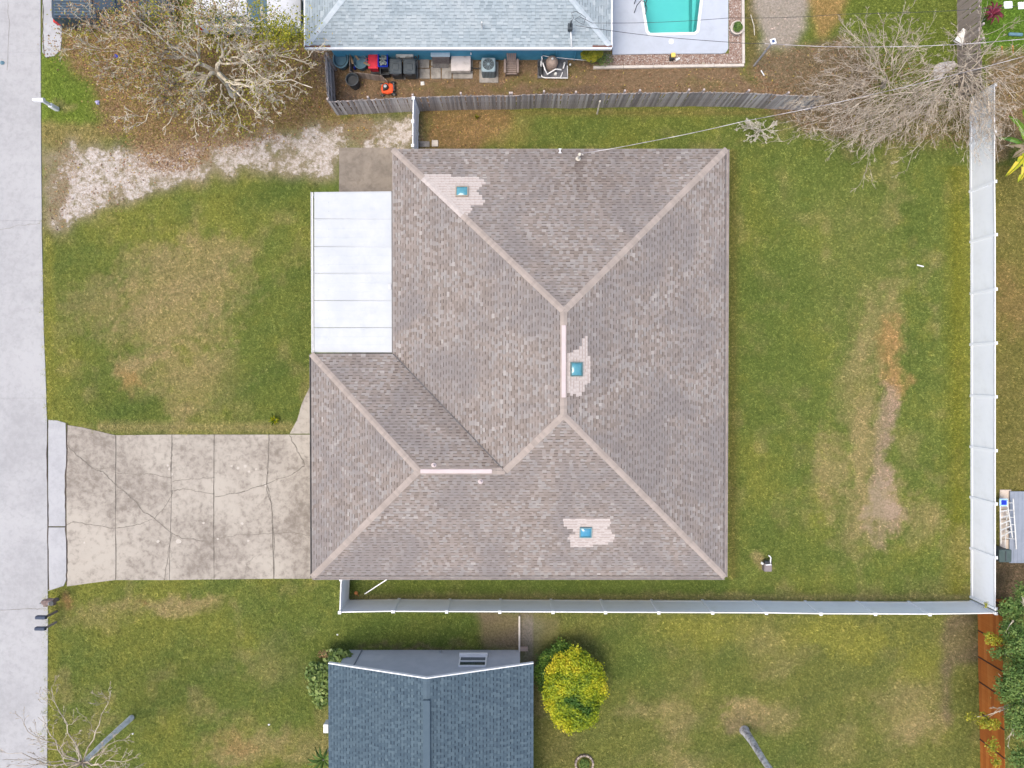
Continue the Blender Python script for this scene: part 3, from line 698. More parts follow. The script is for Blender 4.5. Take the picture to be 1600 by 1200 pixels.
M['cap'] = cap_mat('tan_cap_shingles', (.25, .212, .18), (.30, .254, .218))
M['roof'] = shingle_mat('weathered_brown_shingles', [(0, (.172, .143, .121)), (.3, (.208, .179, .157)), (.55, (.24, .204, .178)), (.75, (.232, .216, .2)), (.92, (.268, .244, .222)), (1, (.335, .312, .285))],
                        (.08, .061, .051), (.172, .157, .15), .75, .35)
SL = .33; ZE = 2.6
E_X, W_X, N_Y, S_Y = P(1134, 600, ZE).x, P(614.5, 600, ZE).x, P(800, 233, ZE).y, P(800, 902, ZE).y
WW_X = P(486.5, 600, ZE).x; WN_Y = P(800, 553, ZE).y
HW = (E_X-W_X)/2; RX = (E_X+W_X)/2; RZ = ZE+SL*HW
HWW = (WN_Y-S_Y)/2; WRY = (WN_Y+S_Y)/2; WRZ = ZE+SL*HWW
RN, RS = N_Y-HW, S_Y+HW                       # ends of the main ridge
JX = RX-(HW-HWW)                               # where the wing ridge meets the main hip
WRX = WW_X+HWW
house = thing('house', 'large single-storey house with a weathered brown shingle hip roof and three skylights', 'house', (RX, RS, 0))
# walls
ov = .45
wl_ = MB()
def wall_seg(m, a, b, z0, z1, t=.2):
    a = Vector(a); b = Vector(b); d = (b-a); c = (a+b)/2
    m.box((c.x, c.y, (z0+z1)/2), (d.length+t, t, z1-z0), math.atan2(d.y, d.x))
wp = [(WW_X+ov, S_Y+ov), (E_X-ov, S_Y+ov), (E_X-ov, N_Y-ov), (W_X+ov, N_Y-ov), (W_X+ov, WN_Y-ov), (WW_X+ov, WN_Y-ov)]
wl_.prism([(x, y) for x, y in wp], -.1, ZE-.12)
wobj('wall', wl_, M['cream_wall'], house)
roof = thing('roof', None, None); roof.parent = house; roof.location = (0, 0, ZE); WL[roof.name] = WL[house.name]+Vector((0, 0, ZE))
# roof deck under the shingles
dk_ = MB(); e = .012
def add_deck(poly3): dk_.add([(x, y, z-e) for x, y, z in poly3], [tuple(range(len(poly3)))])
pNE, pNW, pSE = (E_X, N_Y, ZE), (W_X, N_Y, ZE), (E_X, S_Y, ZE)
pSW, pWN, pIN = (WW_X, S_Y, ZE), (WW_X, WN_Y, ZE), (W_X, WN_Y, ZE)
pRN, pRS, pJ, pWR = (RX, RN, RZ), (RX, RS, RZ), (JX, WRY, WRZ), (WRX, WRY, WRZ)
add_deck([pNW, pRN, pNE]); add_deck([pNE, pRN, pRS, pSE]); add_deck([pSW, pSE, pRS, pJ, pWR]); add_deck([pSW, pWR, pWN]); add_deck([pWN, pWR, pJ, pIN]); add_deck([pIN, pJ, pRS, pRN, pNW])
und = [(x, y, ZE-.13) for x, y, z in (pSW, pSE, pNE, pNW, pIN, pWN)]
dk_.add(und, [tuple(range(6))])
wobj('roof_deck', dk_, M['dkmetal'], roof)
zs = lambda x, y: None
PATCH = [[(650, 270), (741, 277), (757, 280), (755, 288), (744, 296), (760, 318), (735, 322), (735, 331), (722, 341), (700, 330)],
         [(881, 545), (890, 551), (905, 547), (911, 528), (918, 524), (919, 558), (923, 560), (922, 600), (914, 604), (906, 620), (890, 616), (880, 614)],
         [(875, 809), (950, 809), (954, 818), (948, 823), (962, 839), (952, 850), (925, 853), (888, 853), (894, 845), (885, 840), (900, 832), (890, 826), (880, 818)]]
SKY = [(722, 300, 20, 17), (900, 577, 19, 20), (915, 831, 19, 17)]
def roofz(x, y):
    z = min(x-WW_X if y < WN_Y else 1e9, E_X-x, N_Y-y, y-S_Y)
    if y < WN_Y:
        zw = min(x-WW_X, WN_Y-y, y-S_Y); zm = min(x-W_X, E_X-x, N_Y-y, y-S_Y); z = max(zw, zm)
    else: z = min(x-W_X, E_X-x, N_Y-y, y-S_Y)
    return ZE+SL*z
def special(x, y):
    p = to_px(x, y, roofz(x, y))
    if p[0] < 760 and (N_Y-y) > (x-W_X): return False
    for pg in PATCH:
        if inpoly(np.array([p[0]]), np.array([p[1]]), pg)[0]:
            return True
    return False
def STAIN(x, y):
    q = to_px(x, y, roofz(x, y)); s_ = 0.0
    s_ += .42*math.exp(-((q[0]-904)/8)**2)*max(0, min(1, (q[1]-240)/14))*math.exp(-max(0, q[1]-262)/34)
    s_ += .20*math.exp(-((q[0]-930)/75)**2-((q[1]-285)/45)**2)+.12*math.exp(-((q[1]-240)/22)**2)
    if 614 < q[0] < 790:
        t_ = (q[0]-614)/168.0; yv_ = 553+t_*176; d_ = q[1]-yv_
        if -6 < d_ < 60: s_ += .30*math.exp(-max(d_, 0)/22)
    return s_*(.75+.5*random.random())
rf = Roof(); EX = .135; spec = []
planes = [((W_X, N_Y, ZE), (1, 0), (0, -1), [(0, 0), (2*HW, 0), (HW, HW)]),
          ((E_X, S_Y, ZE), (0, 1), (-1, 0), [(0, 0), (N_Y-S_Y, 0), (N_Y-S_Y-HW, HW), (HW, HW)]),
          ((WW_X, S_Y, ZE), (1, 0), (0, 1), [(0, 0), (E_X-WW_X, 0), (E_X-WW_X-HW, HW), (JX-WW_X, HWW), (HWW, HWW)]),
          ((WW_X, WN_Y, ZE), (0, -1), (1, 0), [(0, 0), (2*HWW, 0), (HWW, HWW)]),
          ((WW_X, WN_Y, ZE), (1, 0), (0, -1), [(0, 0), (W_X-WW_X, 0), (JX-WW_X, HWW), (HWW, HWW)]),
          ((W_X, WN_Y, ZE), (0, 1), (1, 0), [(0, 0), (N_Y-WN_Y, 0), (N_Y-WN_Y-HW, HW), (RS-WN_Y, HW), (WRY-WN_Y, HWW)])]
for i, (o, U, V, pl) in enumerate(planes):
    U3 = Vector((*U, 0)); V3 = Vector((*V, 0))
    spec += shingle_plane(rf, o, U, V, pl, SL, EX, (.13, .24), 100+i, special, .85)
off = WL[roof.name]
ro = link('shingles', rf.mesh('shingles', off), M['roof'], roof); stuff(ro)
for pts, tone in spec:
    c = sum((Vector(p) for p in pts[:4]), Vector())/4
    q_ = [Vector(p)-c for p in pts]; k_ = .12 if tone < .45 else .42
    m1, m2 = q_[0].lerp(q_[3], 1-k_), q_[1].lerp(q_[2], 1-k_)
    m = MB().add([q_[0], q_[1], m2, m1, q_[3], q_[2], q_[4], q_[5]], [(0, 1, 2, 3), (3, 2, 5, 4), (6, 7, 1, 0)], tone)
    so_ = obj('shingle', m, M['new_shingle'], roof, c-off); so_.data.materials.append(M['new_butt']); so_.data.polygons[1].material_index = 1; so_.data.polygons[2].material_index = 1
caps = MB(); pale = MB()
def capsel(p):
    q = to_px(*p); return pale if (662 < q[0] < 722 and 278 < q[1] < 342 and p.z < 4.5) else caps
dh = SL/math.sqrt(2)
for i, (a, b_) in enumerate(((pNE, pRN), (pSE, pRS), (pSW, pWR), (pWN, pWR), (pJ, pRS))): cap_line(a, b_, .145, dh, .14, 50+i, lambda p: caps)
cap_line(pRS, pRN, .155, SL, .14, 60, lambda p: caps); cap_line(pWR, pJ, .155, SL, .14, 61, lambda p: caps)
def nwcaps(p):
    q = to_px(*p)
    if 660 < q[0] < 724: m = MB(); PL.append(m); return m
    return caps
PL = []
cap_line(pNW, pRN, .145, dh, .14, 62, nwcaps)
stuff(wobj('cap_shingles', caps, M['cap'], roof))
for m in PL: wobj('cap_shingle', m, M['new_shingle'], roof)
# ridge vents
vy0, vy1 = P(877, 508, RZ).y, P(877, 621, RZ).y
wobj('ridge_vent', MB().rbox((RX, (vy0+vy1)/2, RZ+.035), (.20, vy0-vy1, .07), .03), M['vent'], roof)
vx0, vx1 = P(657, 732, WRZ).x, P(769, 732, WRZ).x
wobj('ridge_vent', MB().rbox(((vx0+vx1)/2, WRY, WRZ+.035), (vx1-vx0, .20, .07), .03), M['vent'], roof)
# valley flashing
vf = MB(); a = Vector(pIN); b_ = Vector(pJ); d = (b_-a).normalized(); n = Vector((-d.y, d.x, 0)).normalized()
for sgn in (1,):
    vf.add([a+n*.03+Vector((0, 0, .03)), b_+n*.03+Vector((0, 0, .03)), b_-n*.03+Vector((0, 0, .03)), a-n*.03+Vector((0, 0, .03))], [(0, 1, 2, 3)])
wobj('valley_flashing', vf, M['dkmetal'], roof)
# skylights
for i, (px, py, w_, h_) in enumerate(SKY):
    z = 3.0
    for _ in range(6): p = P(px, py, z); z = roofz(p.x, p.y)
    tilt = [Matrix.Rotation(-math.atan(SL), 3, 'X'), Matrix.Rotation(math.atan(SL), 3, 'Y'), Matrix.Rotation(math.atan(SL), 3, 'X')][i]
    tm = tilt.to_euler(); W_, H_ = w_/32.6, h_/32.6*1.05
    fr = MB(); t = .045
    for cx, cy, dx, dy in ((0, H_/2-t/2, W_, t), (0, -H_/2+t/2, W_, t), (-W_/2+t/2, 0, t, H_-2*t-.004), (W_/2-t/2, 0, t, H_-2*t-.004)): fr.box((cx, cy, .05), (dx, dy, .12))
    f = obj('skylight', fr, simple('skylight_frame_%d' % i, [(.33, .28, .22), (.10, .17, .17), (.14, .25, .27)][i], None, 5, .5), roof, Vector(p)-off, tm)
    gl = MB(); W2, H2 = W_-2*t-.01, H_-2*t-.01
    n_ = 6; gv = []; gf = []
    for a_ in range(n_+1):
        for c_ in range(n_+1):
            x = -W2/2+W2*a_/n_; y = -H2/2+H2*c_/n_; k = (1-(2*a_/n_-1)**4)*(1-(2*c_/n_-1)**4); gv.append((x, y, .085+.07*k))
    for a_ in range(n_):
        for c_ in range(n_): q = a_*(n_+1)+c_; gf.append((q, q+n_+1, q+n_+2, q+1))
    gl.add(gv, gf); g = obj('pane', gl, M['glass_blue'] if i == 2 else M['glass_sky'], f, smooth=True)
# gutters, fascia
def gutter(a, b, z, mat, parent, out, w_=.11, name='gutter'):
    a = Vector(a); b = Vector(b); d = b-a; L = d.length; u = d/L; n = Vector(out); m = MB()
    prof = [(0, -.10), (w_, -.10), (w_+.015, 0), (w_-.005, 0), (w_-.015, -.085), (.012, -.085), (.012, 0), (0, 0)]
    V_ = []
    for q in (a, b):
        for k, (o_, h_) in enumerate(prof): V_.append((q.x+n.x*o_, q.y+n.y*o_, z+h_))
    K = len(prof); m.add(V_, [(i, (i+1) % K, K+(i+1) % K, K+i) for i in range(K)]+[tuple(range(K-1, -1, -1)), tuple(range(K, 2*K))])
    k = .4
    while k < L:
        c = a+u*k; m.box((c.x+n.x*w_/2, c.y+n.y*w_/2, z-.01), (.02 if abs(u.x) > .5 else w_, w_ if abs(u.x) > .5 else .02, .012)); k += .9
    return wobj(name, m, mat, parent)
gutter((E_X+.02, S_Y), (E_X+.02, N_Y), ZE-.01, M['gutter'], house, (1, 0, 0), .09)
gutter((WW_X, S_Y-.02), (E_X, S_Y-.02), ZE-.01, M['gutter'], house, (0, -1, 0), .09)
gutter((WW_X-.02, S_Y), (WW_X-.02, WN_Y), ZE-.01, M['dkmetal'], house, (-1, 0, 0), .06)
fs_ = MB()
for a, b_ in (((W_X, N_Y), (E_X, N_Y)), ((W_X, WN_Y+.02), (W_X, N_Y))): wall_seg(fs_, a, b_, ZE-.17, ZE-.015, .04)
wobj('fascia', fs_, M['gutter'], house)
# drip edge seen as a dark line on the east and south eaves
de = MB()
de.box((E_X-.07, (S_Y+N_Y)/2, ZE+SL*.07+.024), (.03, N_Y-S_Y-.2, .006)); de.box(((WW_X+E_X)/2, S_Y+.07, ZE+SL*.07+.024), (E_X-WW_X-.2, .03, .006))
wobj('drip_edge', de, M['dkmetal'], house)
# roof fittings
p = P(905, 243, 3.3); mast = MB().tube([(p.x, p.y, 2.6), (p.x, p.y, 3.45)], .035, 8); mast.lathe([(.12, 0), (.13, .05), (.05, .14), (.035, .2)], (p.x, p.y, roofz(p.x, p.y)-.03), 12)
mast.lathe([(.0, .12), (.07, .10), (.08, 0), (0, -.01)][::-1], (p.x, p.y, 3.4), 10)
for k in range(3): mast.tube([(p.x+.03*k-.03, p.y, 3.4), (p.x+.09+.03*k, p.y+.12, 3.25), (p.x+.2, p.y+.05+.02*k, 3.2)], .013, 5)
wobj('service_mast', mast, M['bark_white'], house)
p = P(875, 236, 2.75); an = MB().box((p.x, p.y, 2.75), (.05, .20, .03)); an.box((p.x, p.y+.09, 2.77), (.14, .04, .03)); an.box((p.x, p.y-.09, 2.77), (.14, .04, .03)); wobj('antenna_bracket', an, M['white'], house)
for px, py in ((751, 752), (678, 727)):
    z = 4.2
    for _ in range(5): p = P(px, py, z); z = roofz(p.x, p.y)
    wobj('plumbing_vent', MB().lathe([(.13, 0), (.12, .03), (.05, .07), (.04, .22), (.0, .22)], (p.x, p.y, z), 12), M['vent'], roof, True)
# porch roof of ribbed white metal pans
porch = thing('porch_roof', None, None); porch.parent = house; porch.location = (0, 0, 2.4); WL[porch.name] = WL[house.name]+Vector((0, 0, 2.4))
M['porch_white'] = simple('white_roof_coating', (.41, .425, .43), (.36, .38, .39), .8, .5, dirt=((.29, .31, .325), .9, .4))
ZPW, ZPE = 2.38, 2.52
ysp = [300, 320.5, 342, 385, 427, 469.5, 512, 551]
ysp = [300, 342, 385, 427, 469.5, 512, 551]
for y0, y1 in zip(ysp, ysp[1:]):
    a = P(491, y0, ZPW); b_ = P(612.5, y0, ZPE); c = P(612.5, y1, ZPE); d = P(491, y1, ZPW); g = .012
    m = MB(); a.y -= g; b_.y -= g; c.y += g; d.y += g
    m.add([a, b_, c, d, a-Vector((0, 0, .06)), b_-Vector((0, 0, .06)), c-Vector((0, 0, .06)), d-Vector((0, 0, .06))], [(3, 2, 1, 0), (4, 5, 6, 7), (0, 1, 5, 4), (1, 2, 6, 5), (2, 3, 7, 6), (3, 0, 4, 7)])
    for yy in (a.y-.0, (2*a.y+d.y)/3, (a.y+2*d.y)/3):   # low ribs
        for s_ in (0,): m.add([(a.x, yy-.03, ZPW), (b_.x, yy-.03, ZPE), (b_.x, yy-.045, ZPE+.004), (a.x, yy-.045, ZPW+.004), (a.x, yy-.06, ZPW), (b_.x, yy-.06, ZPE)], [(1, 0, 3, 2), (2, 3, 4, 5)])
    m.add([(a.x, a.y-.0, ZPW+.025), (b_.x, a.y, ZPE+.025), (b_.x, a.y-.045, ZPE+.025), (a.x, a.y-.045, ZPW+.025), (a.x, a.y-.05, ZPW), (b_.x, a.y-.05, ZPE), (a.x, a.y, ZPW), (b_.x, a.y, ZPE)], [(1, 0, 3, 2), (2, 3, 4, 5), (0, 1, 7, 6)])
    wobj('roof_panel', m, M['porch_white'], porch)
sc_ = MB()
for y in (316, 330, 358, 370, 400, 414, 453, 474, 485, 497, 530):
    p = P(513.5, y, ZPW+.03); sc_.lathe([(.022, 0), (.02, .012), (0, .014)], (p.x, p.y, ZPW+.025), 6)
wobj('screws', sc_, M['metal_grey'], porch)
a = P(489, 300, 2.35); b_ = P(489, 551, 2.35)
gutter((a.x, b_.y), (a.x, a.y), 2.36, M['white'], porch, (-1, 0, 0), .09)
fl = MB(); fl.box((W_X-.045, (P(0, 300, 2.5).y+P(0, 551, 2.5).y)/2, 2.56), (.05, 7.9, .04)); q = P(550, 552, 2.5); fl.box((q.x, q.y-.02, 2.5), (3.9, .05, .05))
wobj('flashing', fl, M['dkmetal'], porch)
pp = MB()
for y in (305, 425, 546): q = P(494, y, 1.2); pp.box((q.x+.15, P(494, y, 2.3).y, 1.15), (.09, .09, 2.3))
wobj('posts', pp, M['white'], porch)
df = P(609, 448, 2.55); wobj('roof_patch', MB().box((df.x, df.y, 2.55), (.16, .26, .03)), simple('grey_patch', (.5, .5, .5)), porch)

# ------------------------------------------------------------------ northern neighbour
M['roof_n'] = shingle_mat('bleached_blue_grey_shingles', [(0, (.215, .255, .27)), (.5, (.25, .295, .31)), (.85, (.28, .325, .34)), (1, (.33, .37, .38))], (.12, .15, .165), (.32, .355, .36), .6, .8)
zn = 2.5; NX0, NX1, NYs = P(477, 75, zn).x, P(955, 75, zn).x, P(800, 74.5, zn).y; ND = 11.0
nh = thing('neighbour_house', 'blue-walled house with a pale blue-grey shingle roof beyond the wooden fence', 'house', ((NX0+NX1)/2, NYs, 0))
nr = thing('roof', None, None); nr.parent = nh; nr.location = (0, 0, zn); WL[nr.name] = WL[nh.name]+Vector((0, 0, zn))
hw = ND/2; rz = zn+SL*hw; f_ = [(NX0, NYs, zn), (NX1, NYs, zn), (NX1, NYs+ND, zn), (NX0, NYs+ND, zn)]; r0 = (NX0+hw, NYs+hw, rz); r1 = (NX1-hw, NYs+hw, rz)
dm = MB(); dn = lambda q: (q[0], q[1], q[2]-.012)
dm.add([dn(q) for q in f_+[r0, r1]], [(0, 1, 5, 4), (1, 2, 5), (2, 3, 4, 5), (3, 0, 4)]); dm.add([(q[0], q[1], zn-.13) for q in f_], [(0, 3, 2, 1)])
wobj('roof_deck', dm, M['dkmetal'], nr)
rf = Roof()
for i, (o, U, V, pl) in enumerate([(f_[0], (1, 0), (0, 1), [(0, 0), (NX1-NX0, 0), (NX1-NX0-hw, hw), (hw, hw)]), (f_[1], (0, 1), (-1, 0), [(0, 0), (ND, 0), (hw, hw)]),
                                   (f_[2], (-1, 0), (0, -1), [(0, 0), (NX1-NX0, 0), (NX1-NX0-hw, hw), (hw, hw)]), (f_[3], (0, -1), (1, 0), [(0, 0), (ND, 0), (hw, hw)])]):
    shingle_plane(rf, o, U, V, pl, SL, .135, (.12, .33), 300+i, None, .75, .010, .004)
stuff(link('shingles', rf.mesh('shingles', WL[nr.name]), M['roof_n'], nr))
cp = MB(); M['cap_n'] = cap_mat('bleached_cap_shingles', (.31, .36, .38), (.37, .41, .43))
for i, (a, b_) in enumerate(((f_[0], r0), (f_[1], r1), (f_[2], r1), (f_[3], r0))): cap_line(a, b_, .13, dh, .14, 70+i, lambda p: cp)
cap_line(r0, r1, .13, SL, .14, 76, lambda p: cp)
stuff(wobj('cap_shingles', cp, M['cap_n'], nr))
wn0 = P(800, 93.5, 0).y
wobj('wall', MB().prism([(NX0+.9, wn0), (NX1-.5, wn0), (NX1-.5, NYs+ND-.5), (NX0+.9, NYs+ND-.5)], -.1, zn-.14), M['blue_wall'], nh)
fa = MB(); fa.box(((NX0+NX1)/2, NYs-.03, zn-.06), (NX1-NX0+.06, .06, .16)); fa.box((NX1+.03, NYs+ND/2, zn-.06), (.06, ND-.01, .16)); fa.box((NX0-.03, NYs+ND/2, zn-.06), (.06, ND-.01, .16))
wobj('fascia', fa, M['white'], nh)
rs = MB(); q = P(493, 73, zn+.05); rs.box((q.x+.1, q.y+.03, zn+.035), (1.25, .07, .03)); q = P(945, 73, zn+.05); rs.box((q.x-.12, q.y+.03, zn+.035), (.95, .07, .03)); wobj('rusty_drip_edge', rs, simple('rust', (.16, .06, .04), (.09, .05, .04), 8), nh)
for px in (847, 1030-160, 900, 735):
    q = P(px, 88, 1.2); wobj('downpipe' if px != 735 else 'hose_bib', MB().box((q.x, wn0-.05, 1.2 if px != 735 else .8), (.06, .08, 2.2 if px != 735 else .12)), M['blue_wall'] if px != 735 else M['white'], nh)
# roof mast with coiled service cable
q = P(891, 42, 3.35); mm = MB().tube([(q.x, q.y, 2.9), (q.x, q.y, 3.9)], .04, 8); mm.box((q.x, q.y, 3.3), (.22, .28, .25)); wobj('service_mast', mm, M['dkgrey'], nh)
q2 = P(891, 60, 3.0); wobj('mast_conduit', MB().tube([(q2.x, q2.y+.5, 3.13), (q2.x+.05, q2.y, 2.98), (q2.x+.1, NYs, 2.62)], .035, 6), M['lid_pale'], nh)
cm = MB(); pts = [P(x, y, 3.6+.05*math.sin(i)) for i, (x, y) in enumerate([(891, 38), (896, 28), (893, 20), (900, 18), (908, 22), (915, 28), (912, 38), (904, 35), (898, 30), (905, 26), (914, 30), (925, 36)])]
cm.tube(pts, .012, 5); wobj('coiled_cable', cm, M['cable_black'], nh)
q = P(753, 38, 3.2); wobj('plumbing_vent', MB().tube([(q.x, q.y, 2.8), (q.x, q.y, 3.4)], .04, 8), M['lid_pale'], nh)

# ------------------------------------------------------------------ southern neighbour
M['roof_s'] = shingle_mat('slate_blue_shingles', [(0, (.048, .072, .092)), (.35, (.057, .085, .106)), (.6, (.067, .098, .119)), (.85, (.075, .109, .131)), (1, (.087, .122, .141))], (.02, .032, .044), (.063, .09, .108), .3, .7)
zs_ = 2.5; SX0, SX1 = P(513, 1037, zs_).x, P(833.5, 1037, zs_).x; SYn = P(800, 1037, zs_).y; SYf = -27.0
SXr = (SX0+SX1)/2; hs = (SX1-SX0)/2; SZr = zs_+SL*hs
sh = thing('neighbour_cottage', 'grey-walled house with a slate blue shingle gable roof at the bottom of the view', 'house', (SXr, SYn, 0))
sr = thing('roof', None, None); sr.parent = sh; sr.location = (0, 0, zs_); WL[sr.name] = WL[sh.name]+Vector((0, 0, zs_))
dm = MB(); g_ = .012
dm.add([(SX0, SYn, zs_-g_), (SXr, SYn, SZr-g_), (SX1, SYn, zs_-g_), (SX0, SYf, zs_-g_), (SXr, SYf, SZr-g_), (SX1, SYf, zs_-g_)], [(0, 1, 4, 3), (1, 2, 5, 4)])
dm.add([(SX0, SYn, zs_-.14), (SXr, SYn, SZr-.14), (SX1, SYn, zs_-.14), (SX0, SYf, zs_-.14), (SXr, SYf, SZr-.14), (SX1, SYf, zs_-.14)], [(3, 4, 1, 0), (4, 5, 2, 1)])
wobj('roof_deck', dm, M['dkgrey'], sr)
rf = Roof(); LN = SYn-SYf
shingle_plane(rf, (SX0, SYf, zs_), (0, 1), (1, 0), [(0, 0), (LN, 0), (LN, hs), (0, hs)], SL, .165, (.10, .19), 500, None, .95)
shingle_plane(rf, (SX1, SYf, zs_), (0, 1), (-1, 0), [(0, 0), (LN, 0), (LN, hs), (0, hs)], SL, .165, (.10, .19), 501, None, .95)
stuff(link('shingles', rf.mesh('shingles', WL[sr.name]), M['roof_s'], sr))
cp = MB(); M['cap_s'] = cap_mat('slate_cap_shingles', (.057, .086, .107), (.067, .099, .12))
cap_line((SXr, SYf, SZr), (SXr, SYn, SZr), .17, SL, .16, 90, lambda p: cp); stuff(wobj('cap_shingles', cp, M['cap_s'], sr))
yv = P(667, 1093, SZr).y; wobj('ridge_vent', MB().rbox((SXr, (yv+SYf)/2, SZr+.06), (.34, yv-SYf, .08), .03), M['cap_s'] and simple('slate_ridge_vent', (.057, .086, .108), (.064, .094, .116), 3, .9), sr)
rk = MB()
for sx in (SX0, SX1):
    a = (sx, SYn, zs_); b_ = (SXr, SYn, SZr)
    q0 = Vector(a); q1 = Vector(b_)
    rk.add([(q0.x, SYn+.05, q0.z+.02), (q1.x, SYn+.05, q1.z+.02), (q1.x, SYn, q1.z+.02), (q0.x, SYn, q0.z+.02), (q0.x, SYn+.05, q0.z-.16), (q1.x, SYn+.05, q1.z-.16), (q1.x, SYn, q1.z-.16), (q0.x, SYn, q0.z-.16)], [(0, 1, 2, 3), (0, 1, 5, 4), (3, 2, 6, 7), (4, 5, 6, 7), (0, 3, 7, 4)])
wobj('rake_board', rk, M['white'], sh)
swy = P(800, 1015.5, 0).y; sx0, sx1 = P(544, 1015, 0).x, P(812, 1015, 0).x
gw = MB(); zt = zs_-.15
def gz(x): return zt+SL*(hs-abs(x-SXr))
for y in (swy,):
    prof = [(sx0, 0), (sx1, 0), (sx1, gz(sx1)), (SXr, gz(SXr)), (sx0, gz(sx0))]
    vs_ = [(x, swy, z) for x, z in prof]+[(x, SYf+.5, z) for x, z in prof]
    gw.add(vs_, [(0, 1, 2, 3, 4), (9, 8, 7, 6, 5), (0, 5, 6, 1), (1, 6, 7, 2), (4, 9, 5, 0)])
wobj('wall', gw, M['grey_wall'], sh)
gv = P(575, 1020, 0).x; wobj('wall_corner_trim', MB().box((sx0+.75, swy+.03, 1.3), (.04, .05, 2.5)), simple('grey_trim', (.2, .22, .25)), sh)
# gable window
wx0, wx1 = P(717, 1022, 1.6).x, P(760, 1022, 1.6).x; z0_, z1_ = .95, 2.05; wc = (wx0+wx1)/2
wf = MB(); t = .06
for cx, cz, dx, dz in ((wc, z1_, wx1-wx0, t), (wc, (z0_+z1_)/2, wx1-wx0-2*t, .04), (wx0+t/2, (z0_+z1_)/2, t, z1_-z0_-t-.01), (wx1-t/2, (z0_+z1_)/2, t, z1_-z0_-t-.01)): wf.box((cx, swy+.03, cz), (dx, .07, dz))
wf.box((wc, swy+.10, z0_-.05), (wx1-wx0+.06, .22, .10))
wn = wobj('window', wf, M['white'], sh)
wobj('pane', MB().box((wc, swy+.012, (z0_+z1_)/2), (wx1-wx0-2*t, .02, z1_-z0_-.08)), M['glass_dark'], wn)
q = P(508, 1135, 1.2); wobj('wall_vent_box', MB().rbox((q.x+.1, q.y, 1.2), (.25, .45, .5), .03), M['white'], sh)
q = P(688, 1017, .3); wobj('hose_bib', MB().box((q.x, swy+.06, .35), (.08, .10, .1)), M['metal_grey'], sh)

# ================================================================== FENCES
def vinyl_fence(name, label, tops, h=1.83, posts=None, base=True):
    """tops: photo positions of post tops"""
    T = [P(x, y, h) for x, y in tops]
    root = thing(name, label, 'fence', (T[0].x, T[0].y, 0)); o0 = WL[root.name]
    post_me = MB().box((0, 0, h/2+.03), (.125, .125, h+.06)).mesh('post'); cap_me = MB().box((0, 0, 0), (.15, .15, .03)).add([(-.06, -.06, .015), (.06, -.06, .015), (.06, .06, .015), (-.06, .06, .015), (0, 0, .06)], [(0, 1, 4), (1, 2, 4), (2, 3, 4), (3, 0, 4)]).mesh('post_cap')
    for t in T:
        po = link('post', post_me, M['vinyl'], root, (t.x-o0.x, t.y-o0.y, -.02)); link('cap', cap_me, M['white'], po, (0, 0, h+.085))
    for a, b in zip(T, T[1:]):
        d = b-a; L = d.length-.127; c = (a+b)/2; ang = math.atan2(d.y, d.x)
        m = MB().box((0, 0, 0), (L, .022, h-.20))
        loc = (c.x-o0.x, c.y-o0.y, (h)/2+.02)
        obj('panel', m, M['vinyl'], root, loc, (random.uniform(-.008, .008), 0, ang))
        obj('rail', MB().box((0, 0, 0), (L, .05, .09)), M['white'], root, (c.x-o0.x, c.y-o0.y, h-.04), (0, 0, ang))
        obj('rail', MB().box((0, 0, 0), (L, .05, .14)), M['vinyl_base'] if base else M['vinyl'], root, (c.x-o0.x, c.y-o0.y, .08), (0, 0, ang))
    return root
fy = [133, 206, 284, 367, 452, 536, 620, 704, 787, 871, 951]
vinyl_fence('vinyl_fence', 'long white vinyl fence along the right side of the green back lawn', [(1554-(0 if y < 300 else -1), y) for y in fy], base=False)
fx = [1550-x for x in (10,)]
xs_ = [1533, 1452, 1367, 1282, 1197, 1113, 1029, 946, 863, 781, 698, 615]
xs_ = [1534, 1452, 1367, 1282, 1197, 1113, 1029, 946, 864, 781, 698, 615]
vinyl_fence('vinyl_fence', 'long white vinyl fence between the shingle-roofed house and the lower lawns', [(1555, 958)]+[(x, 955.5+(x-700)*.004+(1 if x > 1200 else 0)) for x in xs_][1:], base=True)
vinyl_fence('vinyl_fence', 'short white vinyl fence corner by the driveway-side end of the house', [(614.0, 955.0), (531, 956.5), (533, 905)])
# tall gate by the north-west corner
vinyl_fence('vinyl_fence', 'narrow white vinyl fence with gate hardware between the wooden fence and the house', [(646, 154), (645, 190), (645, 228)], base=False)
gt_ = MB()
for y in (163, 182, 217): q = P(646, y, 1.4); gt_.lathe([(.03, 0), (.03, .03), (0, .03)], (q.x, q.y, 1.86), 6)
q = P(650, 220, 1.0); gt_.tube([(q.x+.1, q.y+.1, .9), (q.x+.2, q.y-.25, .9)], .018, 5); tag(wobj('gate_latch', gt_, M['black']), 'small black latch fittings on the narrow white gate', 'gate latch')

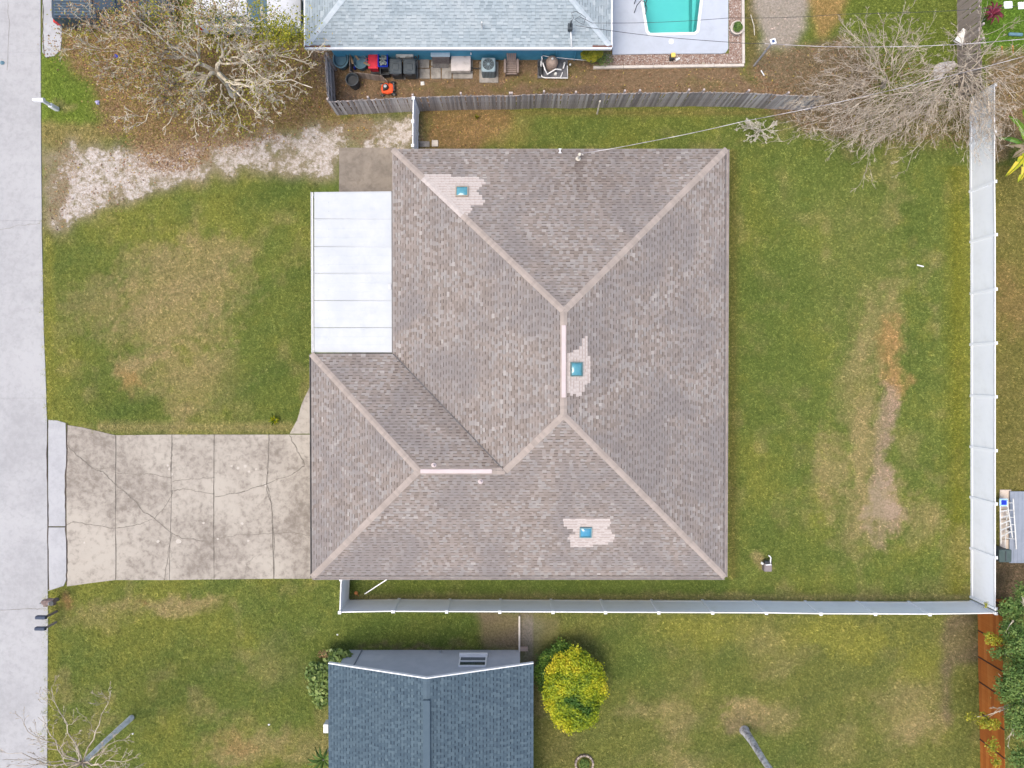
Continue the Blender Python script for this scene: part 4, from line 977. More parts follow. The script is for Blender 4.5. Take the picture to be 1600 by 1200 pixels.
def picket_fence(name, label, tops, h=1.83, mat='weathered', w=.115, rails=True, side=1, railmat='rail_pale', postmat=None, gap=.008, group=None, lean=.02):
    T = [P(x, y, h) for x, y in tops]; root = thing(name, label, 'fence', (T[0].x, T[0].y, 0), 0, group); o0 = WL[root.name]
    meshes = []
    for k in range(6):
        hh = h*random.uniform(.985, 1.01); m = MB(); t = .018; c = .03
        prof = [(-w/2+gap/2, 0), (w/2-gap/2, 0), (w/2-gap/2, hh-c), (w/2-gap/2-c, hh), (-w/2+gap/2+c, hh), (-w/2+gap/2, hh-c)]
        m.add([(x, -t/2, z) for x, z in prof]+[(x, t/2, z) for x, z in prof], [tuple(range(6)), tuple(range(11, 5, -1))]+[(i, i+6, (i+1) % 6+6, (i+1) % 6) for i in range(6)])
        me = m.mesh('picket'); me.materials.append(M[mat]); meshes.append(me)
    acc = 0
    for a, b in zip(T, T[1:]):
        d = b-a; L = d.length; u = d/L; ang = math.atan2(d.y, d.x); n = max(1, round(L/w)); wv = L/n
        nn = Vector((-u.y, u.x, 0))*side
        for k in range(n):
            q = a+u*(wv*(k+.5))+nn*random.uniform(-.006, .006)
            link('picket', random.choice(meshes), M[mat], root, (q.x-o0.x, q.y-o0.y, -.03), (random.gauss(0, lean*.5), random.gauss(0, lean), ang))
        if rails:
            for z in (.3, .95, 1.6):
                if z > h: continue
                c = (a+b)/2+nn*.035
                obj('rail', MB().box((0, 0, 0), (L, .04, .09)), M[railmat], root, (c.x-o0.x, c.y-o0.y, z), (0, 0, ang))
            k = 0.0
            while k < L-.05:
                q = a+u*k+nn*.10; obj('post', MB().box((0, 0, h/2+.02), (.09, .09, h+.06)), M[postmat or railmat], root, (q.x-o0.x, q.y-o0.y, 0), (0, 0, ang)); k += 2.44
    return root
picket_fence('picket_fence', 'long weathered grey picket fence behind the house, ending in the bare branches', [(512, 158), (575, 155), (645, 151.5), (720, 149), (800, 148.5), (850, 146), (900, 147), (1000, 144.5), (1100, 143.5), (1170, 144.5), (1232, 148), (1290, 150)], side=1)
picket_fence('picket_fence', 'short weathered picket fence return at the left end of the junk corner', [(507, 84), (511, 157)], side=1, lean=.008, railmat='weathered')
picket_fence('picket_fence', 'brown plank fence at the upper right beside the burgundy plant', [(1533, -40), (1533, 60), (1536, 136)], side=1, mat='brown_wood', w=.15)
# orange-stained fence of wide horizontal boards
def board_fence(name, label, tops, h=1.83):
    T = [P(x, y, h) for x, y in tops]; root = thing(name, label, 'fence', (T[0].x, T[0].y, 0)); o0 = WL[root.name]
    for a, b in zip(T, T[1:]):
        d = b-a; L = d.length; ang = math.atan2(d.y, d.x); c = (a+b)/2; nb = 8; bw = h/nb
        for k in range(nb): obj('board', MB().box((0, 0, 0), (L-.035, .022, bw-.008)), M['red_wood'], root, (c.x-o0.x, c.y-o0.y, bw*(k+.5)), (random.gauss(0, .01), 0, ang))
        obj('post', MB().box((0, 0, h/2), (.06, .07, h+.02)), M['dirt_dark'] if 0 else simple('dark_post', (.05, .025, .02)), root, (a.x-o0.x, a.y-o0.y, 0), (0, 0, ang))
    return root
board_fence('board_fence', 'orange-stained horizontal board fence beside the green tree at lower right', [(1566, 962), (1567, 1006), (1567, 1049), (1568, 1090), (1569, 1140), (1570, 1185), (1571, 1260)])
board_fence('board_fence', 'short orange slat screen just beyond the corner of the white fence', [(1572, 948), (1604, 948)], 1.2)

# low wall south of the fence
q0, q1 = P(812, 962, .1), P(811, 1030, .1)
cw = MB(); cw.box(((q0.x+q1.x)/2, (q0.y+q1.y)/2, .08), (.09, abs(q0.y-q1.y), .2)); tag(wobj('garden_edging', cw, M['concrete_curb']), 'thin pale edging strip running from the white fence to the grey wall', 'edging')
q = P(819, 1014, .1); vb = MB(); vb.box((q.x, q.y, .05), (.40, .22, .16)); vb.box((q.x, q.y, .14), (.30, .14, .03)); tag(wobj('valve_box', vb, M['tan_plastic']), 'small tan valve box at the end of the pale edging strip', 'valve box')
# ================================================================== POOL
def px2(poly, z=0.0): return [tuple(P(x, y, z).xy) for x, y in poly]
ZD = .10
deck = MB()
for pg in ([(957, -300), (994, -300), (998, -60), (1001, 0), (1009, 50), (1014, 56), (1014, 84), (957, 85)], [(1014, 56), (1086, 54.5), (1086, 83.6), (1014, 84)],
           [(1086, 54.5), (1092, 50), (1098, 0), (1101, -60), (1104, -300), (1138, -300), (1138, 76), (1134, 82), (1128, 83.4), (1086, 83.6)]):
    deck.prism(px2(pg, ZD), -.2, ZD)
dk2 = struct(wobj('pool_deck', deck, M['deck']))
pool = thing('swimming_pool', 'turquoise swimming pool with a white rim at the top of the view', 'swimming pool', P(1050, 20))
ol = [(994, -300), (998, -60), (1001, 0), (1009, 50), (1014, 56), (1086, 54.5), (1092, 50), (1098, 0), (1101, -60), (1104, -300)]
OLW = [P(x, y, ZD) for x, y in ol]
cpm = MB(); cen = Vector((sum(p.x for p in OLW)/len(OLW), sum(p.y for p in OLW)/len(OLW), 0))
def inset(pts, d):
    out = []; n = len(pts)
    for i in range(n):
        a, b_, c = pts[i-1], pts[i], pts[(i+1) % n]; e1 = (b_-a).normalized(); e2 = (c-b_).normalized()
        n1_ = Vector((-e1.y, e1.x, 0)); n2_ = Vector((-e2.y, e2.x, 0)); q = (n1_+n2_).normalized()
        s_ = 1 if q.dot(cen-b_) > 0 else -1
        out.append(b_+q*s_*d/max(.4, q.dot(n1_)))
    return out
I2 = inset(OLW, .13); O2 = OLW; n = len(ol)
for i in range(n):
    j = (i+1) % n; a, b_, c, d = O2[i], O2[j], I2[j], I2[i]; up_ = Vector((0, 0, .035)); dn_ = Vector((0, 0, -.1))
    cpm.add([a+up_, b_+up_, c+up_, d+up_, a+dn_, b_+dn_, c+dn_, d+dn_], [(0, 1, 2, 3), (3, 2, 6, 7), (0, 4, 5, 1)])
wobj('rim', cpm, M['white'], pool)
bs_ = MB(); fl_ = [Vector((p.x, p.y, -1.5)) for p in inset(OLW, .14)]; tp_ = [Vector((p.x, p.y, .05)) for p in inset(OLW, .12)]
bs_.add(tp_+fl_, [(i, (i+1) % n, n+(i+1) % n, n+i) for i in range(n)]+[tuple(range(n, 2*n))])
sx_ = P(1085, 30, -.9); bs_.box((sx_.x+.1, sx_.y+.5, -1.15), (.5, 3.4, .7))
wobj('basin', bs_, simple('aqua_plaster', (.20, .50, .48), (.18, .46, .45), .7, .8), pool)
wm, nt, b = nodes('pool_water'); nt.nodes.remove(b)
tr = N(nt, 'ShaderNodeBsdfTransparent'); tr.inputs[0].default_value = (.62, .95, .95, 1); gl = N(nt, 'ShaderNodeBsdfGlossy'); gl.inputs['Roughness'].default_value = .05
fz = N(nt, 'ShaderNodeFresnel'); fz.inputs[0].default_value = 1.33; bn = N(nt, 'ShaderNodeBump'); bn.inputs['Distance'].default_value = .02; nt.links.new(noise(nt, 3, 3, .5, pos(nt)), bn.inputs['Height'])
nt.links.new(bn.outputs[0], fz.inputs['Normal']); nt.links.new(bn.outputs[0], gl.inputs['Normal'])
mx = N(nt, 'ShaderNodeMixShader'); nt.links.new(fz.outputs[0], mx.inputs[0]); nt.links.new(tr.outputs[0], mx.inputs[1]); nt.links.new(gl.outputs[0], mx.inputs[2])
nt.links.new(mx.outputs[0], [q for q in nt.nodes if q.type == 'OUTPUT_MATERIAL'][0].inputs[0])
wtr = MB(); wtr.add([Vector((p.x, p.y, -.02)) for p in inset(OLW, .135)], [tuple(range(n))]); wobj('water', wtr, wm, pool)
ld = thing('pool_ladder', 'dark curved handrails of the ladder at the left rim of the turquoise pool', 'pool ladder', P(1000, 15))
for dy in (0, 14):
    a = P(991, 20-dy, .1); b_ = P(1008, 22-dy, .1)
    wobj('handrail', MB().tube([a, a+Vector((.05, .12, .5)), a+Vector((.2, .2, .8)), (a+b_)/2+Vector((.1, .15, .85)), b_+Vector((0, .05, .5)), b_+Vector((.02, -.1, -.5))], .022, 7), M['dkgrey'], ld, True)
for z in (-.25, -.5): 
    a = P(1010, 20, .1); wobj('step', MB().box((a.x, a.y+.25, z), (.08, .45, .03)), M['metal_grey'], ld)
q = P(1049, 65, ZD); tag(wobj('skimmer_lid', MB().lathe([(.13, 0), (.13, .012), (.11, .018), (0, .02)], (q.x, q.y, ZD+.001), 20), M['white']), 'small round white lid set in the pool deck', 'lid')
pb = thing('pump_box', 'yellow-topped black box standing in the gravel bed', 'box', P(1051, 88))
q = P(1052, 86, .35); wobj('body', MB().rbox((q.x-.03, q.y-.05, .16), (.22, .26, .32), .03), M['black'], pb); wobj('lid', MB().rbox((q.x, q.y, .36), (.22, .22, .08), .03), M['yellow'], pb)
q = P(1059, 92, .1); tag(wobj('pale_stone', MB().rbox((q.x, q.y, .06), (.25, .12, .1), .03, .5), M['lid_pale']), 'white stone lying beside the yellow-topped black box', 'stone')
gravel_px = [(950, 86), (1139, 84), (1139, -300), (1158, -300), (1160, 99), (940, 103)]
gb = MB(); gb.prism(px2(gravel_px), -.1, .02); struct(wobj('gravel_bed', gb, simple('reddish_gravel', (.20, .13, .10), (.34, .26, .21), 16, .95, bmp=.03)))
gs = MB(); r = random.Random(5); k = 0
while k < 2600:
    x, y = (r.uniform(945, 1139), r.uniform(85, 102)) if r.random() < .55 else (r.uniform(1139, 1159), r.uniform(-60, 100))
    p = P(x, y, .02); s_ = r.uniform(.018, .045); a = r.random()*6.28; c_, d_ = math.cos(a)*s_, math.sin(a)*s_
    gs.add([(p.x+c_, p.y+d_, .02), (p.x-d_, p.y+c_*.8, .02), (p.x-c_, p.y-d_, .02), (p.x+d_*.9, p.y-c_, .02), (p.x+c_*.1, p.y, .02+s_*.9)], [(0, 1, 4), (1, 2, 4), (2, 3, 4), (3, 0, 4)], r.random()); k += 1
gsm = shingle_mat('mixed_gravel', [(0, (.15, .08, .06)), (.4, (.27, .18, .14)), (.7, (.36, .30, .26)), (.9, (.5, .46, .42)), (1, (.6, .57, .53))], (.1, .1, .1), (.2, .15, .12), .2)
tag(stuff(wobj('gravel_stones', gs, gsm)), 'loose red and grey gravel in the bed round the pool deck', 'gravel')
cb = thing('garden_kerb', 'pale kerb edging the gravel bed beside the pool deck', 'kerb', P(1162, 102))
for a, b_ in (((927, 105), (1163, 101.5)), ((1162, 99), (1160, -150))):
    A, B = P(*a, .12), P(*b_, .12); d = B-A; L = d.length; nn = max(1, round(L/1.6)); 
    for k in range(nn):
        c = A+d*((k+.5)/nn); wobj('kerb_stone', MB().rbox((c.x, c.y, .04), (L/nn-.01, .14, .18), .015, math.atan2(d.y, d.x)), M['concrete_curb'], cb)
# ================================================================== foliage tools
def leaf_cloud(name, pts, nrm, size, mat, parent=None, seed=0, rnd=None, tilt=.7, aspect=.55, stf=True):
    g = np.random.default_rng(seed); pts = np.asarray(pts, float); n = len(pts); nrm = np.asarray(nrm, float)+g.normal(0, tilt, (n, 3))
    nrm /= np.linalg.norm(nrm, axis=1)[:, None]+1e-9; t = np.cross(nrm, g.normal(0, 1, (n, 3))); t /= np.linalg.norm(t, axis=1)[:, None]+1e-9; bt = np.cross(nrm, t)
    s_ = (size*g.uniform(.6, 1.3, n))[:, None]
    v = np.stack([pts-t*s_, pts+bt*s_*aspect+nrm*s_*.12, pts+t*s_, pts-bt*s_*aspect+nrm*s_*.12], 1).reshape(-1, 3)
    off = WL.get(parent.name, Vector((0, 0, 0))) if parent else Vector((0, 0, 0))
    me = npmesh(name, v-np.array(off), np.arange(4*n).reshape(-1, 4))
    at = me.attributes.new('rnd', 'FLOAT', 'FACE'); at.data.foreach_set('value', (g.random(n) if rnd is None else np.clip(rnd, 0, 1)).astype(np.float32))
    o = link(name, me, mat, parent)
    return stuff(o) if stf else o
def grow(out, tips, a, b, r0, lvl, r, wig=.12, kids=(6, 5, 4, 3), spread=(.5, 1.1), ratio=.5, lift=.1, nseg=6, r1=.25):
    a = Vector(a); b = Vector(b); L = (b-a).length; d = (b-a)/max(L, 1e-6)
    off_ = Vector((0, 0, 0)); pts = []; rad = []
    sag = Vector((0, 0, L*lift))
    for i in range(nseg+1):
        t = i/nseg
        if 0 < i: off_ = off_+Vector((r.gauss(0, 1), r.gauss(0, 1), r.gauss(0, .7)))*L*wig/nseg**.5*.6
        pts.append(a+(b-a)*t+off_*(1 if i else 0)+sag*math.sin(math.pi*t)*.5); rad.append(r0*(1-(1-r1)*t))
    out.append((pts, rad, lvl))
    if lvl >= len(kids)-0 or kids[lvl] == 0: tips.append((pts[-1], d)); return
    for k in range(kids[lvl]):
        t = r.uniform(.25, 1.0); i = min(int(t*nseg), nseg-1); f = t*nseg-i; p = pts[i].lerp(pts[i+1], f); tg = (pts[i+1]-pts[i]).normalized()
        ax = tg.cross(Vector((r.gauss(0, 1), r.gauss(0, 1), r.gauss(0, 1)))).normalized(); dd = Matrix.Rotation(r.uniform(*spread)*r.choice((-1, 1)), 3, ax)@tg
        if dd.z < -.35: dd.z *= .3
        l2 = L*ratio*r.uniform(.55, 1.15)*(1.15-.5*t)
        grow(out, tips, p, p+dd*l2, max(rad[i]*.55, .004), lvl+1, r, wig*1.1, kids, spread, ratio, lift*.5, max(3, nseg-1), r1)
def tree_mesh(name, out, levels, mat, parent, minr=.006):
    m = MB()
    for pts, rad, lvl in out:
        if lvl in levels: m.tube(pts, [max(x, minr) for x in rad], 7 if lvl == 0 else (5 if lvl == 1 else (4 if lvl == 2 else 3)), False, random.random())
    return wobj(name, m, mat, parent, True)
# ------------------------------------------------------------------ the big bare tree by the road
r = random.Random(21); base = P(366, 146, 0); bt = thing('bare_tree', 'large spreading tree with pale nearly leafless limbs above the brown leaf litter', 'tree', base)
T0 = P(338, 112, 2.6); out = []; tips = []
tm = MB(); tm.tube([base, base+(T0-base)*.5+Vector((.1, 0, 0)), T0], [.28, .19, .14], 12, False); wobj('trunk', tm, M['bark_pale'], bt, True)
forks = [(P(308, 98, 3.5), .085), (P(346, 94, 3.4), .08), (P(326, 120, 3.2), .08), (P(354, 127, 3.0), .075)]
for q, rr_ in forks: out.append(([T0-Vector((0, 0, .1)), T0.lerp(q, .5)+Vector((0, 0, .15)), q], [.12, rr_*1.15, rr_], 0))
ends = [(0, 160, 60, 4.6), (0, 210, 30, 5.6), (0, 235, 90, 5), (0, 240, 150, 4.4), (1, 320, 35, 6.4), (1, 430, 50, 5), (2, 290, 160, 4.6), (2, 175, 150, 3.8), (3, 420, 165, 4), (0, 118, 62, 4.2), (0, 140, 20, 5.2), (0, 185, -12, 5.8), (0, 225, 5, 6.2), (0, 160, 95, 4.2), (0, 185, 125, 4.0), (0, 265, 20, 6.4), (0, 260, -40, 6.4), (0, 215, 60, 5.4), (0, 300, 10, 6.6),
        (1, 335, -20, 6.2), (1, 385, -15, 6.0), (1, 405, 35, 5.6), (1, 450, 75, 4.4), (1, 470, 110, 4.2), (1, 425, 100, 5.0), (1, 370, 20, 6.0),
        (2, 215, 165, 3.8), (2, 225, 195, 3.6), (2, 265, 200, 3.5), (2, 300, 190, 4.0), (2, 250, 130, 4.6), (2, 330, 205, 3.6), (2, 200, 110, 4.6),
        (3, 410, 192, 3.5), (3, 440, 150, 3.8), (3, 380, 190, 3.6), (3, 350, 200, 3.6), (3, 400, 130, 4.4), (3, 462, 130, 3.8)]
for f_i, x, y, z in ends:
    q, rr_ = forks[f_i]; grow(out, tips, q.lerp(P(x, y, z), r.uniform(0, .12))+Vector((r.uniform(-.25, .25), r.uniform(-.25, .25), 0)), P(x, y, z), .05, 0, r, .15, (9, 6, 4), (.45, 1.15), .42, .12, 8, .2)
tree_mesh('limbs', out, (0,), M['bark_pale'], bt, .018); tree_mesh('branches', out, (1, 2, 3), M['bark_pale'], bt, .0105)
tp = np.array([tuple(p) for p, d in tips]); g = np.random.default_rng(3)
left = np.array([to_px(*p)[0] for p in tp]); pick = g.random(len(tp)) < np.clip(1.15-(left-100)/230, .12, 1)
q = np.repeat(tp[pick], 4, 0)+g.normal(0, .25, (pick.sum()*4, 3)); leaf_cloud('dry_leaves', q, np.tile((0, 0, 1), (len(q), 1)), .045, M['leaf_brown'], bt, 5)
cl = []; ctr = [(450, 45, 5.2, .55, 1500), (425, 38, 5.2, .5, 1200), (405, 45, 5, .3, 400), (440, 58, 4.6, .4, 700), (352, 40, 5, .35, 500), (250, 42, 5, .5, 700), (235, 18, 5.6, .45, 600), (180, 28, 4.6, .25, 300), (130, 55, 4, .25, 260),
       (145, 88, 3.6, .28, 300), (210, 95, 3.8, .4, 300), (262, 120, 4, .4, 250), (378, 192, 3.4, .22, 160), (400, 8, 5.6, .35, 450), (330, 20, 5.6, .4, 400), (290, 110, 4.2, .5, 200), (340, 75, 4.4, .5, 250)]
for x, y, z, s_, n_ in ctr: cl.append(np.array(P(x, y, z))+g.normal(0, 1, (int(n_*.55), 3))*(s_, s_*.8, s_*.5))
q = np.concatenate(cl); leaf_cloud('olive_leaves', q, np.tile((0, 0, 1), (len(q), 1)), .05, M['leaf_olive'], bt, 6)

pk2 = g.random(len(tp)) < .18; q = np.repeat(tp[pk2], 4, 0)+g.normal(0, .28, (pk2.sum()*4, 3)); leaf_cloud('sparse_leaves', q, np.tile((0, 0, 1), (len(q), 1)), .04, M['leaf_olive'], bt, 8)
# ------------------------------------------------------------------ bare trees at the upper right
def bare(name, label, base, top, fans, mat, seed, r0, kids=(7, 5, 4), ratio=.42, trunk_r=.16, lv=(0,), wig=.17, group=None, minr=.007, spread=(.25, .8), extra=0):
    r = random.Random(seed); t = thing(name, label, 'tree', base, 0, group); out = []; tips = []
    m = MB(); m.tube([base, base.lerp(top, .5)+Vector((r.uniform(-.05, .05), .03, 0)), top], [trunk_r, trunk_r*.85, trunk_r*.7], 9, False); wobj('trunk', m, mat, t, True)
    for x, y, z in fans:
        e_ = P(x, y, z); s_ = top-Vector((0, 0, .05)); s_ = s_.lerp(e_, r.uniform(.0, .3))+Vector((r.gauss(0, .22), r.gauss(0, .22), 0)) if extra else s_
        grow(out, tips, s_, e_, r0, 0, r, wig, kids, spread, ratio, .06, 7, .2)
        for _ in range(extra):
            s0 = top.lerp(e_, r.uniform(.1, .55))+Vector((r.gauss(0, .5), r.gauss(0, .5), r.uniform(-.3, .5))); s1 = e_+Vector((r.gauss(0, .9), r.gauss(0, .7), r.gauss(0, .3)))
            grow(out, tips, s0, s0.lerp(s1, r.uniform(.5, .95)), r0*.4, 1, r, wig, kids, spread, ratio*1.1, .06, 6, .2)
    tree_mesh('limbs', out, (0,), mat, t, minr*1.3); tree_mesh('twigs', out, (1, 2, 3), mat, t, minr)
    return t, tips
b1, tips1 = bare('bare_tree', 'wide bare tan tree sweeping over the top end of the white fence', P(1490, 128, 0), P(1505, 112, 1.6),
    [(1245, 215, 2.2), (1275, 235, 2.0), (1310, 240, 2.2), (1340, 225, 2.6), (1370, 240, 2.2), (1400, 225, 2.8), (1430, 238, 2.4), (1465, 225, 2.8), (1300, 190, 3.0), (1345, 165, 3.4), (1490, 215, 2.8), (1520, 250, 2.6),
     (1555, 235, 3), (1590, 210, 3), (1610, 160, 3.4), (1620, 110, 3.6), (1610, 70, 3.6), (1570, 50, 4), (1530, 60, 4), (1500, 60, 4.2), (1440, 120, 3.6), (1400, 160, 3.4), (1420, 190, 3), (1560, 130, 4), (1390, 200, 2.8), (1530, 190, 2.7), (1545, 215, 2.7), (1535, 235, 2.6), (1525, 165, 2.8), (1510, 200, 2.8), (1548, 180, 2.8), (1450, 160, 3.4), (1570, 180, 3.4), (1350, 205, 2.6)],
    M['bark_tan'], 31, .032, (7, 5, 4), .36, .2, minr=.0055, extra=3, spread=(.25, 1.0))
b2, tips2 = bare('bare_tree', 'pale bare tree with an upright fan of twigs over the orange-dry patch', P(1380, 135, 0), P(1384, 125, 1.2),
    [(1300, 62, 3), (1322, 40, 3.4), (1348, 28, 3.6), (1375, 25, 3.8), (1400, 30, 3.6), (1430, 30, 3.4), (1445, 45, 3.2), (1285, 90, 2.6), (1262, 125, 2.4), (1240, 150, 2.2), (1250, 180, 2.2), (1225, 165, 2), (1290, 150, 2.6), (1300, 215, 2.2), (1340, 240, 2.2),
     (1420, 75, 3), (1350, 90, 3.4), (1450, 105, 2.6), (1430, 150, 2.4), (1375, 235, 2.2), (1340, 130, 3), (1265, 205, 2)],
    M['bark_tan'], 32, .028, (7, 5, 4), .36, .14, minr=.0055, extra=3, spread=(.25, 1.0))
b3, _ = bare('bare_shrub', 'small bleached leafless shrub at the edge of the lawn behind the roof corner', P(1188, 204, 0), P(1189, 203, .3),
    [(1158, 205, .8), (1165, 193, 1), (1178, 188, 1.1), (1192, 187, 1.1), (1208, 192, 1), (1214, 203, .9), (1200, 214, .8), (1182, 216, .8), (1168, 214, .8)], M['bark_white'], 33, .02, (6, 5, 3), .5, .04, minr=.009)
b4, _ = bare('bare_tree', 'small bare tree with a pale grey trunk leaning by the road at lower left', P(206, 1121, 0), P(128, 1193, 4.3),
    [(100, 1100, 5), (60, 1085, 5), (160, 1100, 5), (45, 1150, 5.2), (5, 1180, 5.5), (60, 1200, 5.5), (95, 1240, 6), (150, 1250, 6), (200, 1190, 5.4), (235, 1200, 5.4), (180, 1150, 5), (20, 1230, 5.6), (110, 1140, 5.4), (205, 1225, 5.2)],
    M['bark_tan'], 34, .035, (7, 4, 3), .4, .15, minr=.007)
trk = [o for o in C.objects if o.parent == b4 and o.name.startswith('trunk')][0]; trk.data.materials.clear(); trk.data.materials.append(simple('silver_bark', (.80, .78, .76), (.5, .48, .46), 5, .9))
# tall bare trunk at the bottom right
a = P(1163, 1141, 0); tk = MB(); M['bark_mottled'] = simple('mottled_grey_bark', (.62, .60, .58), (.16, .15, .15), 5, .95, bmp=.02); tk.tube([a, a+Vector((0, 0, .25)), a+Vector((.02, 0, 1.2)), a+Vector((-.03, .02, 2.8)), a+Vector((.03, 0, 4.2))], [.27, .22, .18, .155, .14], 12)
tag(wobj('tree_trunk', tk, M['bark_mottled'], smooth=True), 'tall bare grey trunk rising beside the tan patch of dead grass', 'tree trunk')

# ------------------------------------------------------------------ bushes
def crown(name, centre, rad, n, size, mat, parent, seed, tone=None, inner=.25, bumps=6, zlo=-.3, scat=.03):
    g = np.random.default_rng(seed); d = g.normal(0, 1, (n, 3)); d /= np.linalg.norm(d, axis=1)[:, None]
    d[:, 2] = np.where(d[:, 2] < zlo, -d[:, 2], d[:, 2])
    bd = g.normal(0, 1, (bumps*3, 3)); bd /= np.linalg.norm(bd, axis=1)[:, None]; bd[:, 2] = abs(bd[:, 2])
    lum = np.max(np.exp(-(1-d@bd.T)*14), 1); rr = (.78+.22*lum)*(1-inner*g.random(n)**2.2)*(1+g.normal(0, scat, n))
    p = np.array(centre)+d*rr[:, None]*np.array(rad)
    t = .55*lum+.35*g.random(n)+.05 if tone is None else tone(p, d, lum, g)
    return leaf_cloud(name, p, d+np.array((0, 0, .5)), size, mat, parent, seed+1, t)
yb = thing('yellow_bush', 'round yellow and green bush beside the slate blue roof', 'bush', P(890, 1062, 0))
wobj('stems', MB().tube([P(890, 1062, 0), P(893, 1066, 1.2)], [.12, .07], 7), M['bark_grey'], yb)
c0 = P(897, 1076, 1.5); c1 = P(873, 1048, .75)
def ytone(p, d, lum, g):
    u, v_ = to_px(p[:, 0], p[:, 1], p[:, 2]); n_ = fbm(u, v_, 22, 77, 3); m_ = fbm(u, v_, 8, 78, 2)
    gap = np.exp(-((v_-1102-.1*(u-900)-6*np.sin(u/9))/7)**2-((u-905)/30)**2)*(.5+fbm(u, v_, 9, 79, 2))
    return np.clip(.15+.75*n_*np.clip(1.3-abs(v_-1075)/200, 0, 1)+.35*(m_-.5)+.3*np.clip((abs(u-897)/54)**2+(abs(v_-1076)/68)**2-.45, 0, .6)+.25*(v_ < 1052)*(u < 905)-.6*gap-.1+g.normal(0, .12, len(u)), 0, 1)
crown('leaves', c0, (1.62, 2.12, 1.15), 22000, .058, M['leaf_yellow'], yb, 41, ytone, .35, 12, -.1, .055)
crown('lower_leaves', c1, (1.35, 1.55, .75), 10000, .055, M['leaf_lowgreen'], yb, 43, None, .35, 10, 0, .07)
hb = thing('leafy_shrub', 'broad-leaved shrub wrapped round the top left corner of the slate roof', 'shrub', P(508, 1065, 0))
for i, (x, y, z, rx, ry, rz, n_) in enumerate([(505, 1062, .9, .75, 1.0, .7, 520), (497, 1050, .9, .6, .6, .6, 260), (527, 1025, .7, .75, .45, .5, 360), (540, 1030, .6, .4, .5, .5, 140), (503, 1085, .6, .5, .6, .5, 220)]):
    crown('leaves', P(x, y, z), (rx, ry, rz), int(n_*1.6), .13, M['leaf_broad'], hb, 50+i, None, .5, 8, 0, .1)
wobj('stems', MB().tube([P(508, 1065, 0), P(506, 1060, .9)], [.06, .03], 6).tube([P(530, 1030, 0), P(527, 1026, .7)], [.05, .03], 6), M['bark_grey'], hb)
pc = P(524, 1022, .9); crown('dead_blooms', P(508, 1022, .9), (.45, .25, .2), 160, .04, M['leaf_brown'], hb, 58)
yl = thing('garden_bush', 'lime green bush at the end of the blue wall by the pump', 'bush', P(924, 90, 0))
crown('leaves', P(924, 84, .8), (.62, .45, .5), 2600, .045, M['leaf_olive'], yl, 60, None, .5, 6, 0); crown('sprigs', P(940, 92, .4), (.8, .4, .3), 700, .035, M['leaf_mid'], yl, 61, None, .8, 6, 0)
wobj('stems', MB().tube([P(924, 90, 0), P(924, 86, .7)], .03, 5), M['bark_grey'], yl)
# big green tree at the lower right
r = random.Random(8); gtb = P(1592, 1080, 0); gtt = thing('green_tree', 'leafy green tree overhanging the orange-stained fence', 'tree', gtb); out = []; tips = []
m = MB(); T1 = P(1600, 1090, 2.2); m.tube([gtb, T1], [.2, .15], 9, False); wobj('trunk', m, M['bark_grey'], gtt)
for x, y, z in ((1560, 1000, 3), (1590, 960, 3.2), (1620, 1010, 3.6), (1565, 1060, 3.2), (1600, 1060, 4), (1560, 1110, 3), (1575, 1160, 3.2), (1610, 1180, 3.6), (1530, 1125, 2.8), (1640, 1100, 4)):
    grow(out, tips, T1, P(x, y, z-.35), .035, 0, r, .1, (4, 2), (.3, .7), .35, .1, 6, .25)
tree_mesh('branches', out, (0, 1, 2), M['bark_pale'], gtt, .012)
for i, (x, y, z, rx, ry, rz, n_) in enumerate([(1592, 1005, 3, .75, 1.1, .7, 3400), (1578, 985, 2.6, .6, .6, .5, 1500), (1600, 1060, 3.4, 1.0, 1.2, .8, 5200), (1572, 1075, 2.8, .6, .8, .5, 1800), (1598, 1120, 3.2, .9, 1.0, .7, 3400), (1580, 950, 2.4, .7, .6, .5, 1500), (1598, 930, 2.2, .5, .7, .5, 1300), (1600, 1185, 3, .8, .8, .6, 1600), (1560, 1020, 2.5, .5, .35, .3, 420)]):
    crown('leaves', P(x, y, z), (rx, ry, rz), n_, .06, M['leaf_mid'], gtt, 70+i, None, .95, 9, -.2, .12)
for i, (x, y, z, rx, ry, rz, n_) in enumerate([(1555, 1000, 2.4, .6, .3, .25, 420), (1545, 992, 2.4, .3, .2, .2, 160), (1548, 1130, 2.6, .55, .35, .3, 500), (1535, 1125, 2.4, .4, .5, .3, 300), (1550, 1165, 2.5, .35, .6, .3, 360), (1556, 1190, 2.4, .3, .3, .2, 160), (1540, 945, 2.3, .16, .2, .1, 40), (1515, 1120, 2.3, .3, .3, .2, 90)]):
    crown('yellowing_leaves', P(x, y, z), (rx, ry, rz), n_, .05, M['leaf_olive'], gtt, 85+i, None, .9, 9, -.5)
